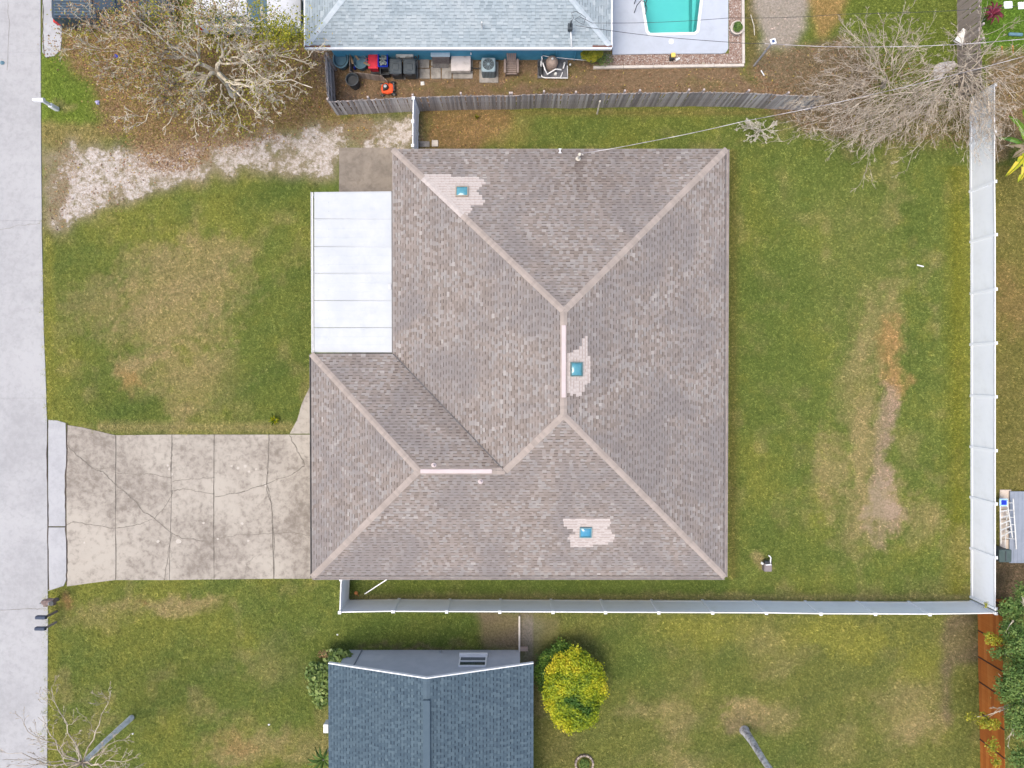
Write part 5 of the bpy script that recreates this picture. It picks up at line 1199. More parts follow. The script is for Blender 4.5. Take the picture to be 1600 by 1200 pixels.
# banana
bn_ = thing('banana_plant', 'banana plant with ragged green and yellow leaves right of the white fence', 'banana plant', P(1600, 235, 0))
wobj('stem', MB().tube([P(1604, 238, 0), P(1608, 232, 1.6)], [.13, .09], 9), M['leaf_tan'], bn_)
def blade(a, b_, w_, droop, seed, nseg=9):
    r = random.Random(seed); a = Vector(a); b_ = Vector(b_); d = b_-a; u = d.normalized(); n = Vector((-u.y, u.x, 0)).normalized(); m = MB()
    mid = []; 
    for i in range(nseg+1): t = i/nseg; mid.append(a+d*t+Vector((0, 0, math.sin(t*math.pi*.75)*.35-droop*t*t)))
    wd = [w_*math.sin(math.pi*min(max(.08+.92*(i/nseg), 0), 1))**.6*(r.uniform(.75, 1.1)) for i in range(nseg+1)]
    for i in range(nseg):
        for sg in (1, -1):
            q = [mid[i], mid[i+1], mid[i+1]+n*sg*wd[i+1]+Vector((0, 0, -.06)), mid[i]+n*sg*wd[i]+Vector((0, 0, -.06))]
            if r.random() < .25: q[2] = q[2].lerp(q[1], .35)
            m.add(q, [(0, 1, 2, 3) if sg > 0 else (3, 2, 1, 0)], min(max(seed % 3*.33+.1+r.uniform(-.1, .15), 0), 1))
    return m, mid
for i, (x0, y0, x1, y1, w_, sd_) in enumerate([(1606, 232, 1572, 276, .17, 2), (1606, 230, 1560, 214, .13, 0), (1604, 220, 1578, 180, .18, 1), (1606, 228, 1583, 246, .2, 3), (1606, 236, 1592, 285, .2, 5), (1608, 225, 1600, 170, .2, 4), (1606, 230, 1576, 226, .18, 6), (1604, 234, 1640, 260, .2, 3), (1604, 226, 1640, 190, .2, 4)]):
    m, mid = blade(P(x0, y0, 1.8), P(x1, y1, 1.6), w_, .3, sd_); lf_ = wobj('leaf', m, M['leaf_banana'] if i not in (3, 6) else M['leaf_tan'], bn_)
    wobj('midrib', MB().tube([p+Vector((0, 0, .01)) for p in mid], .014, 4), M['leaf_olive'], lf_)
# burgundy plant
def rosette(name, label, cat, x, y, n_, L, w_, mat, seed, z=.3):
    r = random.Random(seed); q = P(x, y, z); t = thing(name, label, cat, (q.x, q.y, 0)); wobj('stem', MB().tube([(q.x, q.y, 0), (q.x, q.y, z)], .025, 5), M['bark_grey'], t)
    for k in range(n_):
        a = k*2.4+r.uniform(-.2, .2); ln = L*r.uniform(.7, 1.1); m, mid = blade((q.x, q.y, z-.1), (q.x+math.cos(a)*ln, q.y+math.sin(a)*ln, z+r.uniform(-.1, .2)), w_, .15, seed+k, 5); wobj('leaf', m, mat, t)
    return t
rosette('burgundy_plant', 'burgundy-leaved plant beside the brown plank fence', 'plant', 1549, 22, 22, .55, .06, M['leaf_red'], 3, .8)
rosette('spiky_plant', 'small spiky yellow-green plant in the front lawn beside the driveway', 'plant', 430, 656, 18, .36, .03, M['leaf_yellow'], 9, .12)
rosette('strappy_plant', 'dark strappy plant with a yellow frond at the lower left edge of the slate roof', 'plant', 505, 1188, 18, .85, .07, M['leaf_mid'], 13, 2.0)
rosette('seedling', 'tiny yellow-green weed on the brown strip behind the white gate', 'weed', 745, 185, 10, .15, .02, M['leaf_olive'], 17, .05)
# ================================================================== small things in the side yard
def bin_box(name, label, cat, x, y, z, w_, d_, h_, mat, rz=0, lid=None, group=None):
    q = P(x, y, z+h_); t = thing(name, label, cat, (q.x, q.y, z), rz, group); return t
# open trash can
q = P(550, 124, .75); tc = thing('trash_can', 'open round black trash can inside the left end of the picket fence', 'trash can', (q.x, q.y, 0))
obj('body', MB().lathe([(.24, 0), (.31, .72), (.335, .73), (.335, .77), (.30, .77), (.23, .04), (0, .04)], n=24), M['dkgrey'], tc, smooth=True)
obj('bag', MB().lathe([(.29, .55), (.2, .3), (0, .22)], n=11), M['black'], tc)
# grey-blue lidded barrel
q = P(532, 92, .55); ba = thing('barrel', 'blue-grey plastic tub with a dark hoop standing against the blue wall', 'tub', (q.x, q.y, 0))
obj('body', MB().lathe([(.30, 0), (.38, .5), (.41, .52), (.41, .55), (.36, .55), (.30, .38), (0, .36)], n=26, sy=1.15), M['barrel'], ba, smooth=True)
rg = [(math.cos(a/12*2*math.pi)*.33, math.sin(a/12*2*math.pi)*.38, .58) for a in range(13)]; obj('hoop', MB().tube(rg, .014, 5), M['black'], ba)
q = P(563, 96, .5); bb = thing('barrel', 'blue-grey tub half hidden behind the low wooden screen', 'tub', (q.x, q.y, 0))
obj('body', MB().lathe([(.28, 0), (.34, .45), (.37, .47), (.37, .5), (.33, .5), (.28, .3), (0, .28)], n=24), M['barrel'], bb, smooth=True)
# low screen
sc1 = picket_fence('wooden_screen', 'low L-shaped wooden screen round the tubs and planks', [(546, 84), (546, 111), (597, 118), (605, 127)], h=.7, mat='brown_wood', w=.16, side=-1, rails=False)
# planks
for i, (x, y, a_, L, lab) in enumerate([(549, 92, 1.9, .8, 'brown plank leaning inside the low wooden screen, nearest its corner'), (556, 88, 2.2, .7, 'reddish plank leaning against the blue wall behind the low screen'), (573, 100, 2.5, .5, 'short tan board lying by the tub behind the low screen')]):
    q = P(x, y, .5); tag(obj('plank', MB().box((0, 0, 0), (L, .10, .03)), M['wood_new'], None, (q.x, q.y, .5), (0, .5, a_)), lab, 'plank')
q = P(553, 104, .4); tag(obj('blue_bottle', MB().lathe([(.05, 0), (.05, .2), (.02, .25), (.02, .3), (0, .3)], n=10), M['blue'], None, (q.x, q.y, .1)), 'small blue bottle by the planks in the low screen', 'bottle')
def tub(name, label, x, y, w_, d_, h_, mat, rz=0, handles=False):
    q = P(x, y, h_); t = thing(name, label, 'storage tote', (q.x, q.y, 0), rz); m = MB(); tk_ = .02
    m.box((0, 0, .02), (w_-.06, d_-.06, .03))
    for cx, cy, dx, dy in ((0, d_/2, w_, tk_), (0, -d_/2, w_, tk_), (-w_/2, 0, tk_, d_-tk_-.004), (w_/2, 0, tk_, d_-tk_-.004)): m.box((cx, cy, h_/2), (dx, dy, h_))
    obj('body', m, mat, t); rm = MB()
    for cx, cy, dx, dy in ((0, d_/2+.02, w_+.08, .04), (0, -d_/2-.02, w_+.08, .04), (-w_/2-.02, 0, .04, d_-.004), (w_/2+.02, 0, .04, d_-.004)): rm.box((cx, cy, h_), (dx, dy, .025))
    obj('rim', rm, mat, t); return t
t = tub('storage_tote', 'red plastic tote lying on its side between the low screen and the blue tote', 583, 94, .42, .78, .55, M['red']); obj('lid', MB().rbox((0, 0, .575), (.44, .80, .03), .04), M['red'], t); obj('handle', MB().tube([(-.22, .1, .5), (-.36, .1, .53), (-.38, -.05, .53), (-.22, -.1, .5)], .012, 5), M['red'], t)
t = tub('storage_tote', 'open blue plastic tote full of odds and ends beside the wheelie bins', 598, 92, .44, .72, .62, M['blue'])
m = MB(); r = random.Random(4)
for k in range(16): m.box((r.uniform(-.15, .15), r.uniform(-.25, .25), r.uniform(.45, .58)), (r.uniform(.04, .12), r.uniform(.06, .2), .05), r.uniform(0, 3))
obj('contents', m, simple('mixed_grey_items', (.32, .36, .34), (.05, .07, .07), 9), t)
t2 = tub('storage_tote', 'dark tote standing below the blue tote', 601, 111, .42, .3, .45, M['black']); 
q = P(588, 112, .25); cz = MB()
for k in range(6): cz.tube([(r.uniform(-.3, .3), r.uniform(-.12, .12), .15), (r.uniform(-.3, .3), r.uniform(-.12, .12), .25), (r.uniform(-.4, .4), r.uniform(-.15, .15), .2)], .02, 5)
tag(obj('coiled_hose', cz, M['black'], None, (q.x, q.y, 0)), 'tangle of black hose behind the low wooden screen', 'hose')
def wheelie(label, x, y):
    q = P(x, y, 1.05); t = thing('wheelie_bin', label, 'wheelie bin', (q.x, q.y, 0), 0, 'dark wheelie bins beside the white deck box'); w_, d_, h_ = .58, .74, 1.0
    m = MB(); k = .82
    lo = [(-w_/2*k, -d_/2*k+.06), (w_/2*k, -d_/2*k+.06), (w_/2*k, d_/2*k), (-w_/2*k, d_/2*k)]; hi = [(-w_/2, -d_/2), (w_/2, -d_/2), (w_/2, d_/2), (-w_/2, d_/2)]
    m.add([(a, b_, .06) for a, b_ in lo]+[(a, b_, h_) for a, b_ in hi], [(3, 2, 1, 0), (4, 5, 6, 7), (0, 1, 5, 4), (1, 2, 6, 5), (2, 3, 7, 6), (3, 0, 4, 7)]); obj('body', m, M['dkgrey'], t)
    l = MB(); l.rbox((0, 0, h_+.03), (w_+.05, d_+.04, .06), .07); l.rbox((0, -.06, h_+.075), (w_*.62, d_*.5, .03), .05); l.rbox((0, .28, h_+.07), (w_*.8, .10, .03), .03); obj('lid', l, M['dkgrey'], t, smooth=True)
    obj('handle', MB().tube([(-.2, d_/2+.02, h_-.02), (-.2, d_/2+.10, h_), (.2, d_/2+.10, h_), (.2, d_/2+.02, h_-.02)], .018, 6), M['black'], t)
    for sx in (-1, 1): obj('wheel', MB().tube([(sx*(w_/2-.1), d_/2-.06, .12), (sx*(w_/2-.03), d_/2-.06, .12)], .12, 12), M['black'], t)
    q2 = MB().rbox((0, -d_/2-.03, .9), (.3, .05, .12), .02); obj('grip', q2, M['black'], t); return t
wheelie('left of the two dark wheelie bins, touching the blue tote', 618, 103); wheelie('right of the two dark wheelie bins, beside the bare pavers', 639.5, 103)
db = thing('deck_box', 'white deck box with a ribbed lid against the blue wall', 'deck box', (P(632, 82, .6).x, P(632, 83, .6).y, 0)); obj('body', MB().box((0, 0, .28), (.84, .40, .52)), M['lid_pale'], db)
m = MB().rbox((0, 0, .58), (.90, .45, .07), .04); 
for k in range(5): m.box((0, -.16+.08*k, .625), (.8, .035, .015))
obj('lid', m, M['lid_pale'], db)
q = P(650, 84, .5); m = MB()
for k in range(4): m.tube([(math.cos(a/14*6.283)*(.14+.02*k), math.sin(a/14*6.283)*(.26-.02*k), .45+.03*k) for a in range(15)], .014, 5)
m.tube([(0, 0, .45), (0, 0, .02)], .05, 6); tag(obj('hose_reel', m, M['dkgrey'], None, (q.x, q.y, 0), (.3, 0, -.3)), 'looped garden hose hanging by the white deck box', 'hose')
# pavers
pv = thing('paver_row', None, None, P(700, 110)); pv['kind'] = 'structure'; pv.name = 'paving'
WL['paving'] = P(700, 110)
for x0, x1, y0, y1 in [(614, 634, 117, 124), (655, 671, 91, 106), (655, 672, 107, 123), (673, 689, 104, 123), (690, 706, 103, 123), (707, 739, 110, 123), (673, 705, 92, 103), (707, 739, 92, 109), (640, 654, 91, 106), (640, 654, 107, 123)]:
    a, b_ = P(x0+.4, y0+.4, .05), P(x1-.4, y1-.4, .05); wobj('paver', MB().rbox(((a.x+b_.x)/2, (a.y+b_.y)/2, .01), (b_.x-a.x, a.y-b_.y, .09), .012, random.uniform(-.012, .012)), M['stone_paver'], pv)
st_ = thing('storage_cabinet', 'low cabinet with a pale blue top and brown front against the blue wall', 'cabinet', (P(688, 83, .8).x, P(688, 83, .8).y, 0))
obj('body', MB().box((0, 0, .38), (.88, .42, .74)), simple('brown_grey_front', (.12, .10, .095), (.18, .16, .15), 5), st_); obj('top', MB().rbox((0, 0, .78), (.98, .34, .05), .02), simple('pale_blue_top', (.42, .52, .56), (.36, .46, .50), 5), st_)
q = P(688, 96, .3); tag(obj('rubber_mat', MB().rbox((0, 0, .0), (.86, .46, .03), .03), simple('dark_mat', (.09, .085, .085), (.15, .14, .13), 6, .9), None, (q.x, q.y, .075)), 'dark rubber mat in front of the pale blue cabinet', 'mat')
sl_ = thing('old_tabletop', 'dirt-stained white tabletop on a low stand beside the air conditioner', 'table', (P(720, 99, .4).x, P(720, 99, .4).y, 0)); obj('top', MB().rbox((0, 0, .40), (1.02, .78, .05), .02), simple('dirty_white_board', (.55, .50, .47), (.48, .44, .41), 3, .8, dirt=((.17, .12, .10), 1.6, .95)), sl_)
obj('shelf', MB().rbox((0, -.36, .30), (1.02, .14, .04), .02), M['stone_paver'], sl_)
for sx in (-.45, .45):
    for sy in (-.32, .32): obj('leg', MB().box((sx, sy, .185), (.06, .06, .37)), M['stone_paver'], sl_)
q = P(739, 82, .3); tag(obj('white_bucket', MB().lathe([(.07, 0), (.09, .18), (.08, .18), (.06, .02), (0, .02)], n=14), M['white'], None, (q.x, q.y, .3), (.2, 0, 0)), 'small white cup-shaped funnel against the blue wall by the tabletop', 'funnel')
q = P(660, 130, .03); tag(wobj('stepping_stone', MB().rbox((q.x, q.y, .01), (.2, .2, .05), .03, .1), M['lid_pale']), 'small white square stone on the dirt near the wheelie bins', 'stone')
q = P(679.5, 223.5, .1); tag(wobj('meter_pad', MB().rbox((q.x, q.y, .04), (.33, .33, .1), .02), M['concrete_curb']), 'small square white pad by the white gate post', 'pad')
q = P(663, 225, .05); tag(wobj('splash_block', MB().rbox((q.x, q.y, .03), (.55, .3, .06), .03), M['stone_paver']), 'grey splash block next to the square white pad', 'block')
# air conditioner
q = P(763, 100, .85); ac = thing('air_conditioner', 'blue-grey air conditioner unit with a round fan grille on a pad', 'air conditioner', (q.x, q.y, 0))
obj('body', MB().rbox((0, 0, .43), (.72, .72, .80), .08), M['ac_metal'], ac); lv_ = MB()
for k in range(9):
    lv_.box((-.30+.075*k, -.365, .42), (.03, .015, .66)); lv_.box((.365, -.30+.075*k, .42), (.015, .03, .66))
obj('louvres', lv_, M['dkgrey'], ac); obj('fan_well', MB().lathe([(.29, .0), (.29, .012), (.26, .012), (.25, .003), (0, .003)], (0, 0, .835), 26), M['black'], ac)
gr_ = MB()
for k in range(5): rr_ = .05+.05*k; gr_.tube([(math.cos(a/20*6.2832)*rr_, math.sin(a/20*6.2832)*rr_, .865) for a in range(21)], .006, 4, False)
for k in range(10): a = k*.628; gr_.tube([(0, 0, .868), (math.cos(a)*.28, math.sin(a)*.28, .862)], .005, 4, False)
obj('fan_guard', gr_, M['ac_metal'], ac); obj('hub', MB().lathe([(.07, 0), (.06, .02), (0, .025)], (0, 0, .86), 14), M['ac_metal'], ac)
obj('pad', MB().rbox((0, -.05, .0), (1.0, 1.1, .08), .03), M['stone_paver'], ac)
obj('lines', MB().tube([(-.36, .05, .3), (-.6, .05, .25), (-.95, .1, .2)], .025, 6), M['black'], ac)
# adirondack chair
q = P(799, 104, .4); ch = thing('garden_chair', 'brown-grey slatted garden armchair facing the picket fence', 'chair', (q.x, q.y, 0))
for k in range(6): obj('seat_slat', MB().box((0, -.30+.10*k, .36-.018*(5-k)), (.50, .075, .02)), M['chair'], ch)
for k in range(5): x = -.2+.1*k; obj('back_slat', MB().box((0, 0, 0), (.085, .02, .78-.05*abs(k-2))), M['chair'], ch, (x, .46, .62), (R(-33), 0, R(-3*(k-2))))
for sx in (-1, 1):
    obj('arm', MB().rbox((sx*.33, -.02, .56), (.12, .72, .03), .04), M['chair'], ch); obj('leg', MB().box((sx*.30, -.30, .27), (.04, .10, .54)), M['chair'], ch); obj('leg', MB().box((sx*.27, .22, .26), (.04, .14, .52)), M['chair'], ch)
obj('apron', MB().box((0, -.355, .33), (.54, .03, .12)), M['chair'], ch)
# pool pump set
q = P(863, 103, 0); ps = thing('pool_pump_set', 'pool pump with a tan filter tank and white pipes on a dark pad', 'pool pump', (q.x, q.y, 0)); W3 = lambda x, y, z: P(x, y, z)
a, b_ = P(840, 91, .05), P(887, 122, .05); wobj('pad', MB().box(((a.x+b_.x)/2, (a.y+b_.y)/2, .02), (b_.x-a.x, a.y-b_.y, .08)), simple('dark_pad', (.07, .075, .085), (.14, .14, .15), 4), ps)
q = P(863, 92, .95); wobj('filter_tank', MB().lathe([(.24, .08), (.29, .15), (.29, .62), (.27, .66), (.29, .68), (.26, .85), (.16, .95), (.07, .98), (.07, 1.02), (0, 1.02)], (q.x, q.y-.03, 0), 24), M['tan_plastic'], ps, True)
wobj('clamp_ring', MB().lathe([(.29, .655), (.315, .66), (.315, .69), (.29, .695)], (q.x, q.y-.03, 0), 24), simple('dark_tan', (.22, .16, .13)), ps); wobj('gauge', MB().lathe([(.06, 0), (.06, .06), (.03, .08), (0, .08)], (q.x, q.y-.03, 1.02), 12), M['lid_pale'], ps)
def pipe(pts, r_=.03): return wobj('pipe', MB().tube([P(*p) for p in pts], r_, 8), M['white'], ps)
pipe([(846, 84, .55), (847, 92, .55), (846, 96, .3)], .04); pipe([(845, 114, .2), (847, 120, .2), (852, 121.5, .2), (887, 122, .2), (886.5, 103, .2)], .028); pipe([(848, 98, .5), (852, 110, .4), (855, 116, .4), (868, 108, .5), (877, 109, .4)], .035)
pipe([(848, 87, .55), (880, 91, .3), (912, 94, .2), (925, 95, .1)], .02); pipe([(882, 100, .35), (880, 107, .3)], .035); pipe([(879, 113, .15), (876, 121, .12)], .025); pipe([(846, 96, .35), (845, 104, .3)], .05)
for x, y in ((882, 99), (891, 101)): q = P(x, y, .3); wobj('valve', MB().lathe([(.05, 0), (.05, .1), (.03, .12), (0, .12)], (q.x, q.y, .25), 10), M['lid_pale'], ps)
q = P(845, 110, .3); wobj('pump_motor', MB().tube([(q.x, q.y+.35, .2), (q.x, q.y+.1, .2), (q.x, q.y-.2, .2)], [.10, .12, .1], 12).rbox((q.x, q.y+.3, .2), (.28, .22, .3), .04), M['black'], ps, True)
q = P(868, 115, .2); wobj('feeder', MB().lathe([(.09, 0), (.09, .15), (.04, .2), (0, .2)], (q.x, q.y, .06), 12), M['lid_pale'], ps)
# lawn mower
q = P(605, 137, .3); mw = thing('lawn_mower', 'orange push mower with a black engine inside the picket fence', 'lawn mower', (q.x, q.y, 0), R(4))
dkp = [(-.30, -.20), (-.33, 0), (-.28, .2), (-.1, .28), (.15, .27), (.28, .2), (.3, -.05), (.25, -.24), (0, -.28)]
m = MB(); m.prism(dkp, .10, .22); m.prism([(x*.85, y*.85) for x, y in dkp], .22, .26); obj('deck', m, M['orange'], mw)
m = MB().lathe([(.15, 0), (.15, .12), (.11, .17), (.05, .18), (0, .18)], (-.08, .03, .26), 18); m.box((-.16, -.08, .33), (.12, .1, .1)); obj('engine', m, M['black'], mw, smooth=True); obj('engine_cover', MB().lathe([(.085, 0), (.08, .015), (0, .02)], (-.08, .03, .44), 16), M['metal_grey'], mw)
for x, y, rr_ in ((-.30, -.30, .10), (-.30, .28, .10), (.30, -.30, .14), (.30, .30, .14)): w0 = obj('wheel', MB().tube([(x, y-.03, rr_), (x, y+.03, rr_)], rr_, 14), M['black'], mw); obj('rim', MB().tube([(x, y-.036, rr_), (x, y+.036, rr_)], rr_*.5, 10), M['lid_pale'], w0)
obj('handle', MB().tube([(.26, -.2, .22), (.36, -.2, .5), (.42, -.19, .62), (.42, .19, .62), (.36, .2, .5), (.26, .2, .22)], .013, 6), M['black'], mw); obj('rear_flap', MB().box((.34, 0, .2), (.08, .38, .18)), M['dkgrey'], mw)
q = P(934, 170, .9); q2 = P(934, 178, 0); tag(wobj('stake', MB().tube([P(933, 178, 0), P(937.5, 158, 1.45)], .045, 7), M['bark_white']), 'short pale wooden stake leaning against the picket fence', 'stake')
# potted plant in gravel
q = P(1152, 43, .35); pt_ = thing('potted_plant', 'round grey planter with a green plant beside the pool deck', 'planter', (q.x, q.y, 0)); obj('pot', MB().lathe([(.26, 0), (.34, .32), (.36, .36), (.30, .36), (.28, .28), (0, .28)], n=22), M['concrete_curb'], pt_, smooth=True)
crown('leaves', (q.x, q.y, .42), (.27, .27, .2), 900, .04, M['leaf_mid'], pt_, 91)
# solar-capped post
so_ = thing('utility_post', 'slim dark post with a small square solar cap on the gravel pad', 'post', P(1178, 103, 0)); a = P(1178, 103, 0); h_ = 2.6
wobj('pole', MB().tube([a, a+Vector((0, 0, h_))], .05, 8), M['bark_grey'], so_); wobj('cap', MB().box((a.x, a.y, h_+.03), (.26, .26, .05), .3), M['white'], so_); wobj('solar_cell', MB().box((a.x, a.y, h_+.062), (.13, .13, .01), .3), simple('solar_cell', (.05, .09, .2), None, 4, .3), so_)
q = P(1192, 113, .05); tag(wobj('dropped_branch', MB().tube([P(1189, 110, .05), P(1194, 118, .05)], .03, 5), M['white']), 'short white stick on the dirt near the post with the solar cap', 'stick')
tag(wobj('fallen_stick', MB().tube([P(1173, 23, .05), P(1178, 40, .05), P(1179, 55, .05)], .02, 5), M['bark_white']), 'long pale stick lying along the kerb of the gravel bed', 'stick')
# things at the upper right
q = P(1505, 56, .6); wb = thing('leaning_board', 'tilted white panel leaning by the end of the brown plank fence', 'panel', (q.x, q.y, 0)); obj('board', MB().box((0, 0, 0), (.48, .60, .04)), M['lid_pale'], wb, (0, 0, .55), (.35, .1, -.5)); obj('edge_strip', MB().box((0, -.34, 0), (.5, .05, .06)), M['bark_grey'], wb, (0, 0, .5), (.35, .1, -.5))
def rock(name, label, pts, h, mat):
    g = np.random.default_rng(4); poly = px2(pts); cx = sum(p[0] for p in poly)/len(poly); cy = sum(p[1] for p in poly)/len(poly); m = MB(); n = len(poly); vs_ = [(x, y, 0) for x, y in poly]
    for k, (s_, z) in enumerate(((.92, .55), (.6, .9))): vs_ += [(cx+(x-cx)*s_*g.uniform(.75, 1.12), cy+(y-cy)*s_*g.uniform(.75, 1.12), h*z*g.uniform(.3, 1.2)) for x, y in poly]
    vs_.append((cx, cy, h)); m.add(vs_, [(r_*n+i, r_*n+(i+1) % n, (r_+1)*n+(i+1) % n, (r_+1)*n+i) for r_ in range(2) for i in range(n)]+[(2*n+i, 2*n+(i+1) % n, 3*n) for i in range(n)])
    return tag(wobj(name, m, mat), label, 'rock')
rock('boulder', 'white jagged rock under the bare branches near the white fence', [(1455, 116), (1460, 103), (1468, 98), (1480, 97), (1492, 97), (1496, 103), (1488, 110), (1476, 116), (1468, 128), (1464, 118), (1460, 124), (1458, 112)], .22, simple('pale_limestone', (.58, .54, .50), (.36, .33, .30), 5, .95, bmp=.03))
for x, y, lab in ((1576, 7, 'white square stepping stone nearest the burgundy plant'), (1598, 8, 'white square stepping stone at the top right edge of the view')):
    q = P(x, y, .05); tag(wobj('stepping_stone', MB().rbox((q.x, q.y, .01), (.44, .36, .07), .04, .06), M['vinyl']), lab, 'stepping stone')
q = P(1588, 53, .1); tag(wobj('blue_tarp', MB().rbox((q.x, q.y, .06), (.75, .16, .1), .05, -.05), M['barrel']), 'folded blue tarp on the grass behind the bare branches', 'tarp')
for x, y, lab in ((1566, 79, 'left one of two orange stakes among the bare twigs'), (1583, 78, 'right one of two orange stakes among the bare twigs')): tag(wobj('orange_stake', MB().tube([P(x, y+5, 1.2), P(x-.5, y-6, 2.2)], .03, 5), simple('orange_stake', (.7, .3, .08))), lab, 'stake')
# shed deck, ladder and bin at the right edge
sp = thing('paving', None, None, P(1570, 790)); sp['kind'] = 'structure'
for k in range(7): a, b_ = P(1562.5, 765+15.5*k, .05), P(1580, 765+15.5*k+15, .05); wobj('paver', MB().rbox(((a.x+b_.x)/2, (a.y+b_.y)/2, .02), (b_.x-a.x, a.y-b_.y-.012, .08), .012), simple('tan_paver', (.50, .42, .34), (.40, .34, .28), 3), sp)
a, b_ = P(1579, 768, .2), P(1640, 880, .2)
sd2 = thing('garden_deck', 'low grey deck cut off by the right edge of the view', 'deck', (a.x, b_.y, 0)); X0 = a.x; Y1 = a.y; Y0 = b_.y
M['deck_board'] = simple('blue_grey_deck_board', (.22, .245, .285), (.19, .215, .25), 2, .7)
wobj('frame', MB().box((X0+1.5, (Y0+Y1)/2, .06), (2.9, Y1-Y0-.04, .12)), M['dkgrey'], sd2)
for k in range(14): xx = X0+.11+.215*k; wobj('board', MB().box((xx, (Y0+Y1)/2, .145), (.208, Y1-Y0, .04)), M['deck_board'], sd2)
ls = thing('step_ladder', 'white aluminium stepladder with a blue top lying along the low grey deck', 'stepladder', P(1575, 820, 0))
def rail(a, b_, w_=.03, nm='rail'): return wobj(nm, MB().tube([a, b_], w_, 6), M['lid_pale'], ls)
A0, A1, B0, B1 = P(1562.5, 780, .55), P(1564, 850, .35), P(1573, 780, .55), P(1582, 840, .35)
C0, C1, D0, D1 = P(1575, 779, .45), P(1570, 856, .25), P(1583, 779, .45), P(1588, 858, .25)
rail(A0, A1); rail(B0, B1); rail(D0, D1); rail(C0, C1, .02)
for k in range(6): t = (k+1)/7.2; wobj('step', MB().tube([A0.lerp(A1, t), B0.lerp(B1, t)], .035, 4), M['lid_pale'], ls)
for k in range(6): t = (k+.6)/7; wobj('brace', MB().tube([C0.lerp(C1, t), D0.lerp(D1, t)], .018, 4), M['lid_pale'], ls)
q = P(1568, 785, .6); wobj('top_cap', MB().rbox((q.x, q.y, .60), (.42, .40, .04), .03), simple('pale_blue', (.35, .55, .75)), ls); wobj('tray', MB().box((q.x, q.y, .635), (.26, .24, .03)), M['blue'], ls)
q = P(1571.5, 869, .9); gb_ = thing('storage_bin', 'dark green-grey bin at the foot of the white stepladder', 'bin', (q.x, q.y, 0)); obj('body', MB().box((0, 0, .42), (.58, .60, .82)), M['dkgrey'], gb_); obj('lid', MB().rbox((0, 0, .86), (.64, .66, .07), .05), simple('dark_green_lid', (.04, .065, .06), (.06, .085, .08), 4), gb_); obj('handle', MB().box((0, 0, .91), (.05, .5, .03)), M['dkgrey'], gb_)
# ================================================================== lawn things
q = P(1200, 883, .35); pu = thing('well_pump', 'grey pump box with white pipes in the back lawn', 'pump', (q.x, q.y-.05, 0))
obj('box', MB().rbox((0, -.08, .2), (.40, .42, .36), .03), simple('grey_box', (.20, .17, .17), (.16, .14, .14), 4), pu); obj('motor', MB().tube([(-.18, .2, .3), (.18, .2, .3)], .09, 10), M['black'], pu, smooth=True)
obj('pipe', MB().tube([(.12, .15, .35), (.12, .45, .42), (.08, .52, .42), (0, .58, .42)], .032, 7), M['white'], pu); obj('pipe', MB().tube([(-.14, .08, .42), (.14, .10, .42)], .035, 7), M['white'], pu)
obj('valve', MB().tube([(-.22, .12, .3), (-.34, .2, .3)], .03, 6).tube([(-.24, .07, .3), (-.36, .14, .3)], .03, 6), M['lid_pale'], pu)
q = P(1438, 415, .05); tag(wobj('sprinkler_head', MB().tube([P(1433, 414, .06), P(1443, 416.5, .06)], .035, 6), M['white']), 'small white pipe piece lying in the back lawn', 'pipe piece')
tag(wobj('white_pole', MB().tube([P(570, 928, .2), P(608, 903, .9)], .028, 7), M['vinyl']), 'white pole leaning on the house inside the fence corner', 'pole')
q = P(556, 927, .1); tag(wobj('orange_toy', MB().lathe([(.09, 0), (.1, .06), (.05, .12), (0, .13)], (q.x, q.y, 0), 10).tube([(q.x+.05, q.y-.05, .05), (q.x+.12, q.y-.16, .03)], .02, 5), simple('faded_orange', (.55, .22, .07))), 'small faded orange toy on the grass inside the fence corner', 'toy')
def mailbox(label, x, y, bx, by):
    base = P(bx, by, 0); t = thing('mailbox', label, 'mailbox', base, 0, 'kerbside mailboxes at lower left')
    hd = P(x, y, 1.15); wobj('post', MB().box((base.x, base.y, .55), (.09, .09, 1.1)), M['brown_wood'], t)
    wobj('arm', MB().tube([(base.x, base.y, .95), (hd.x+.1, hd.y, 1.02)], .04, 5), M['brown_wood'], t)
    m = MB(); pr = [(-.09, 0), (.09, 0), (.09, .12), (.06, .18), (0, .205), (-.06, .18), (-.09, .12)]; L = .5
    m.add([(hd.x-L/2, hd.y+a, 1.04+b_) for a, b_ in pr]+[(hd.x+L/2, hd.y+a, 1.04+b_) for a, b_ in pr], [tuple(range(6, -1, -1)), tuple(range(7, 14))]+[(i, (i+1) % 7, 7+(i+1) % 7, 7+i) for i in range(7)])
    wobj('box', m, simple('dark_slate_paint', (.05, .065, .10), (.035, .045, .07), 6, .45), t); wobj('door', MB().box((hd.x-L/2-.008, hd.y, 1.13), (.012, .15, .15)), M['black'], t)
    wobj('flag', MB().box((hd.x+.05, hd.y-.10, 1.2), (.16, .01, .04)), M['metal_grey'], t)
mailbox('upper of the two small dark mailboxes on posts by the road', 64, 965, 89, 955); mailbox('lower of the two small dark mailboxes on posts by the road', 63, 982.5, 88, 972)
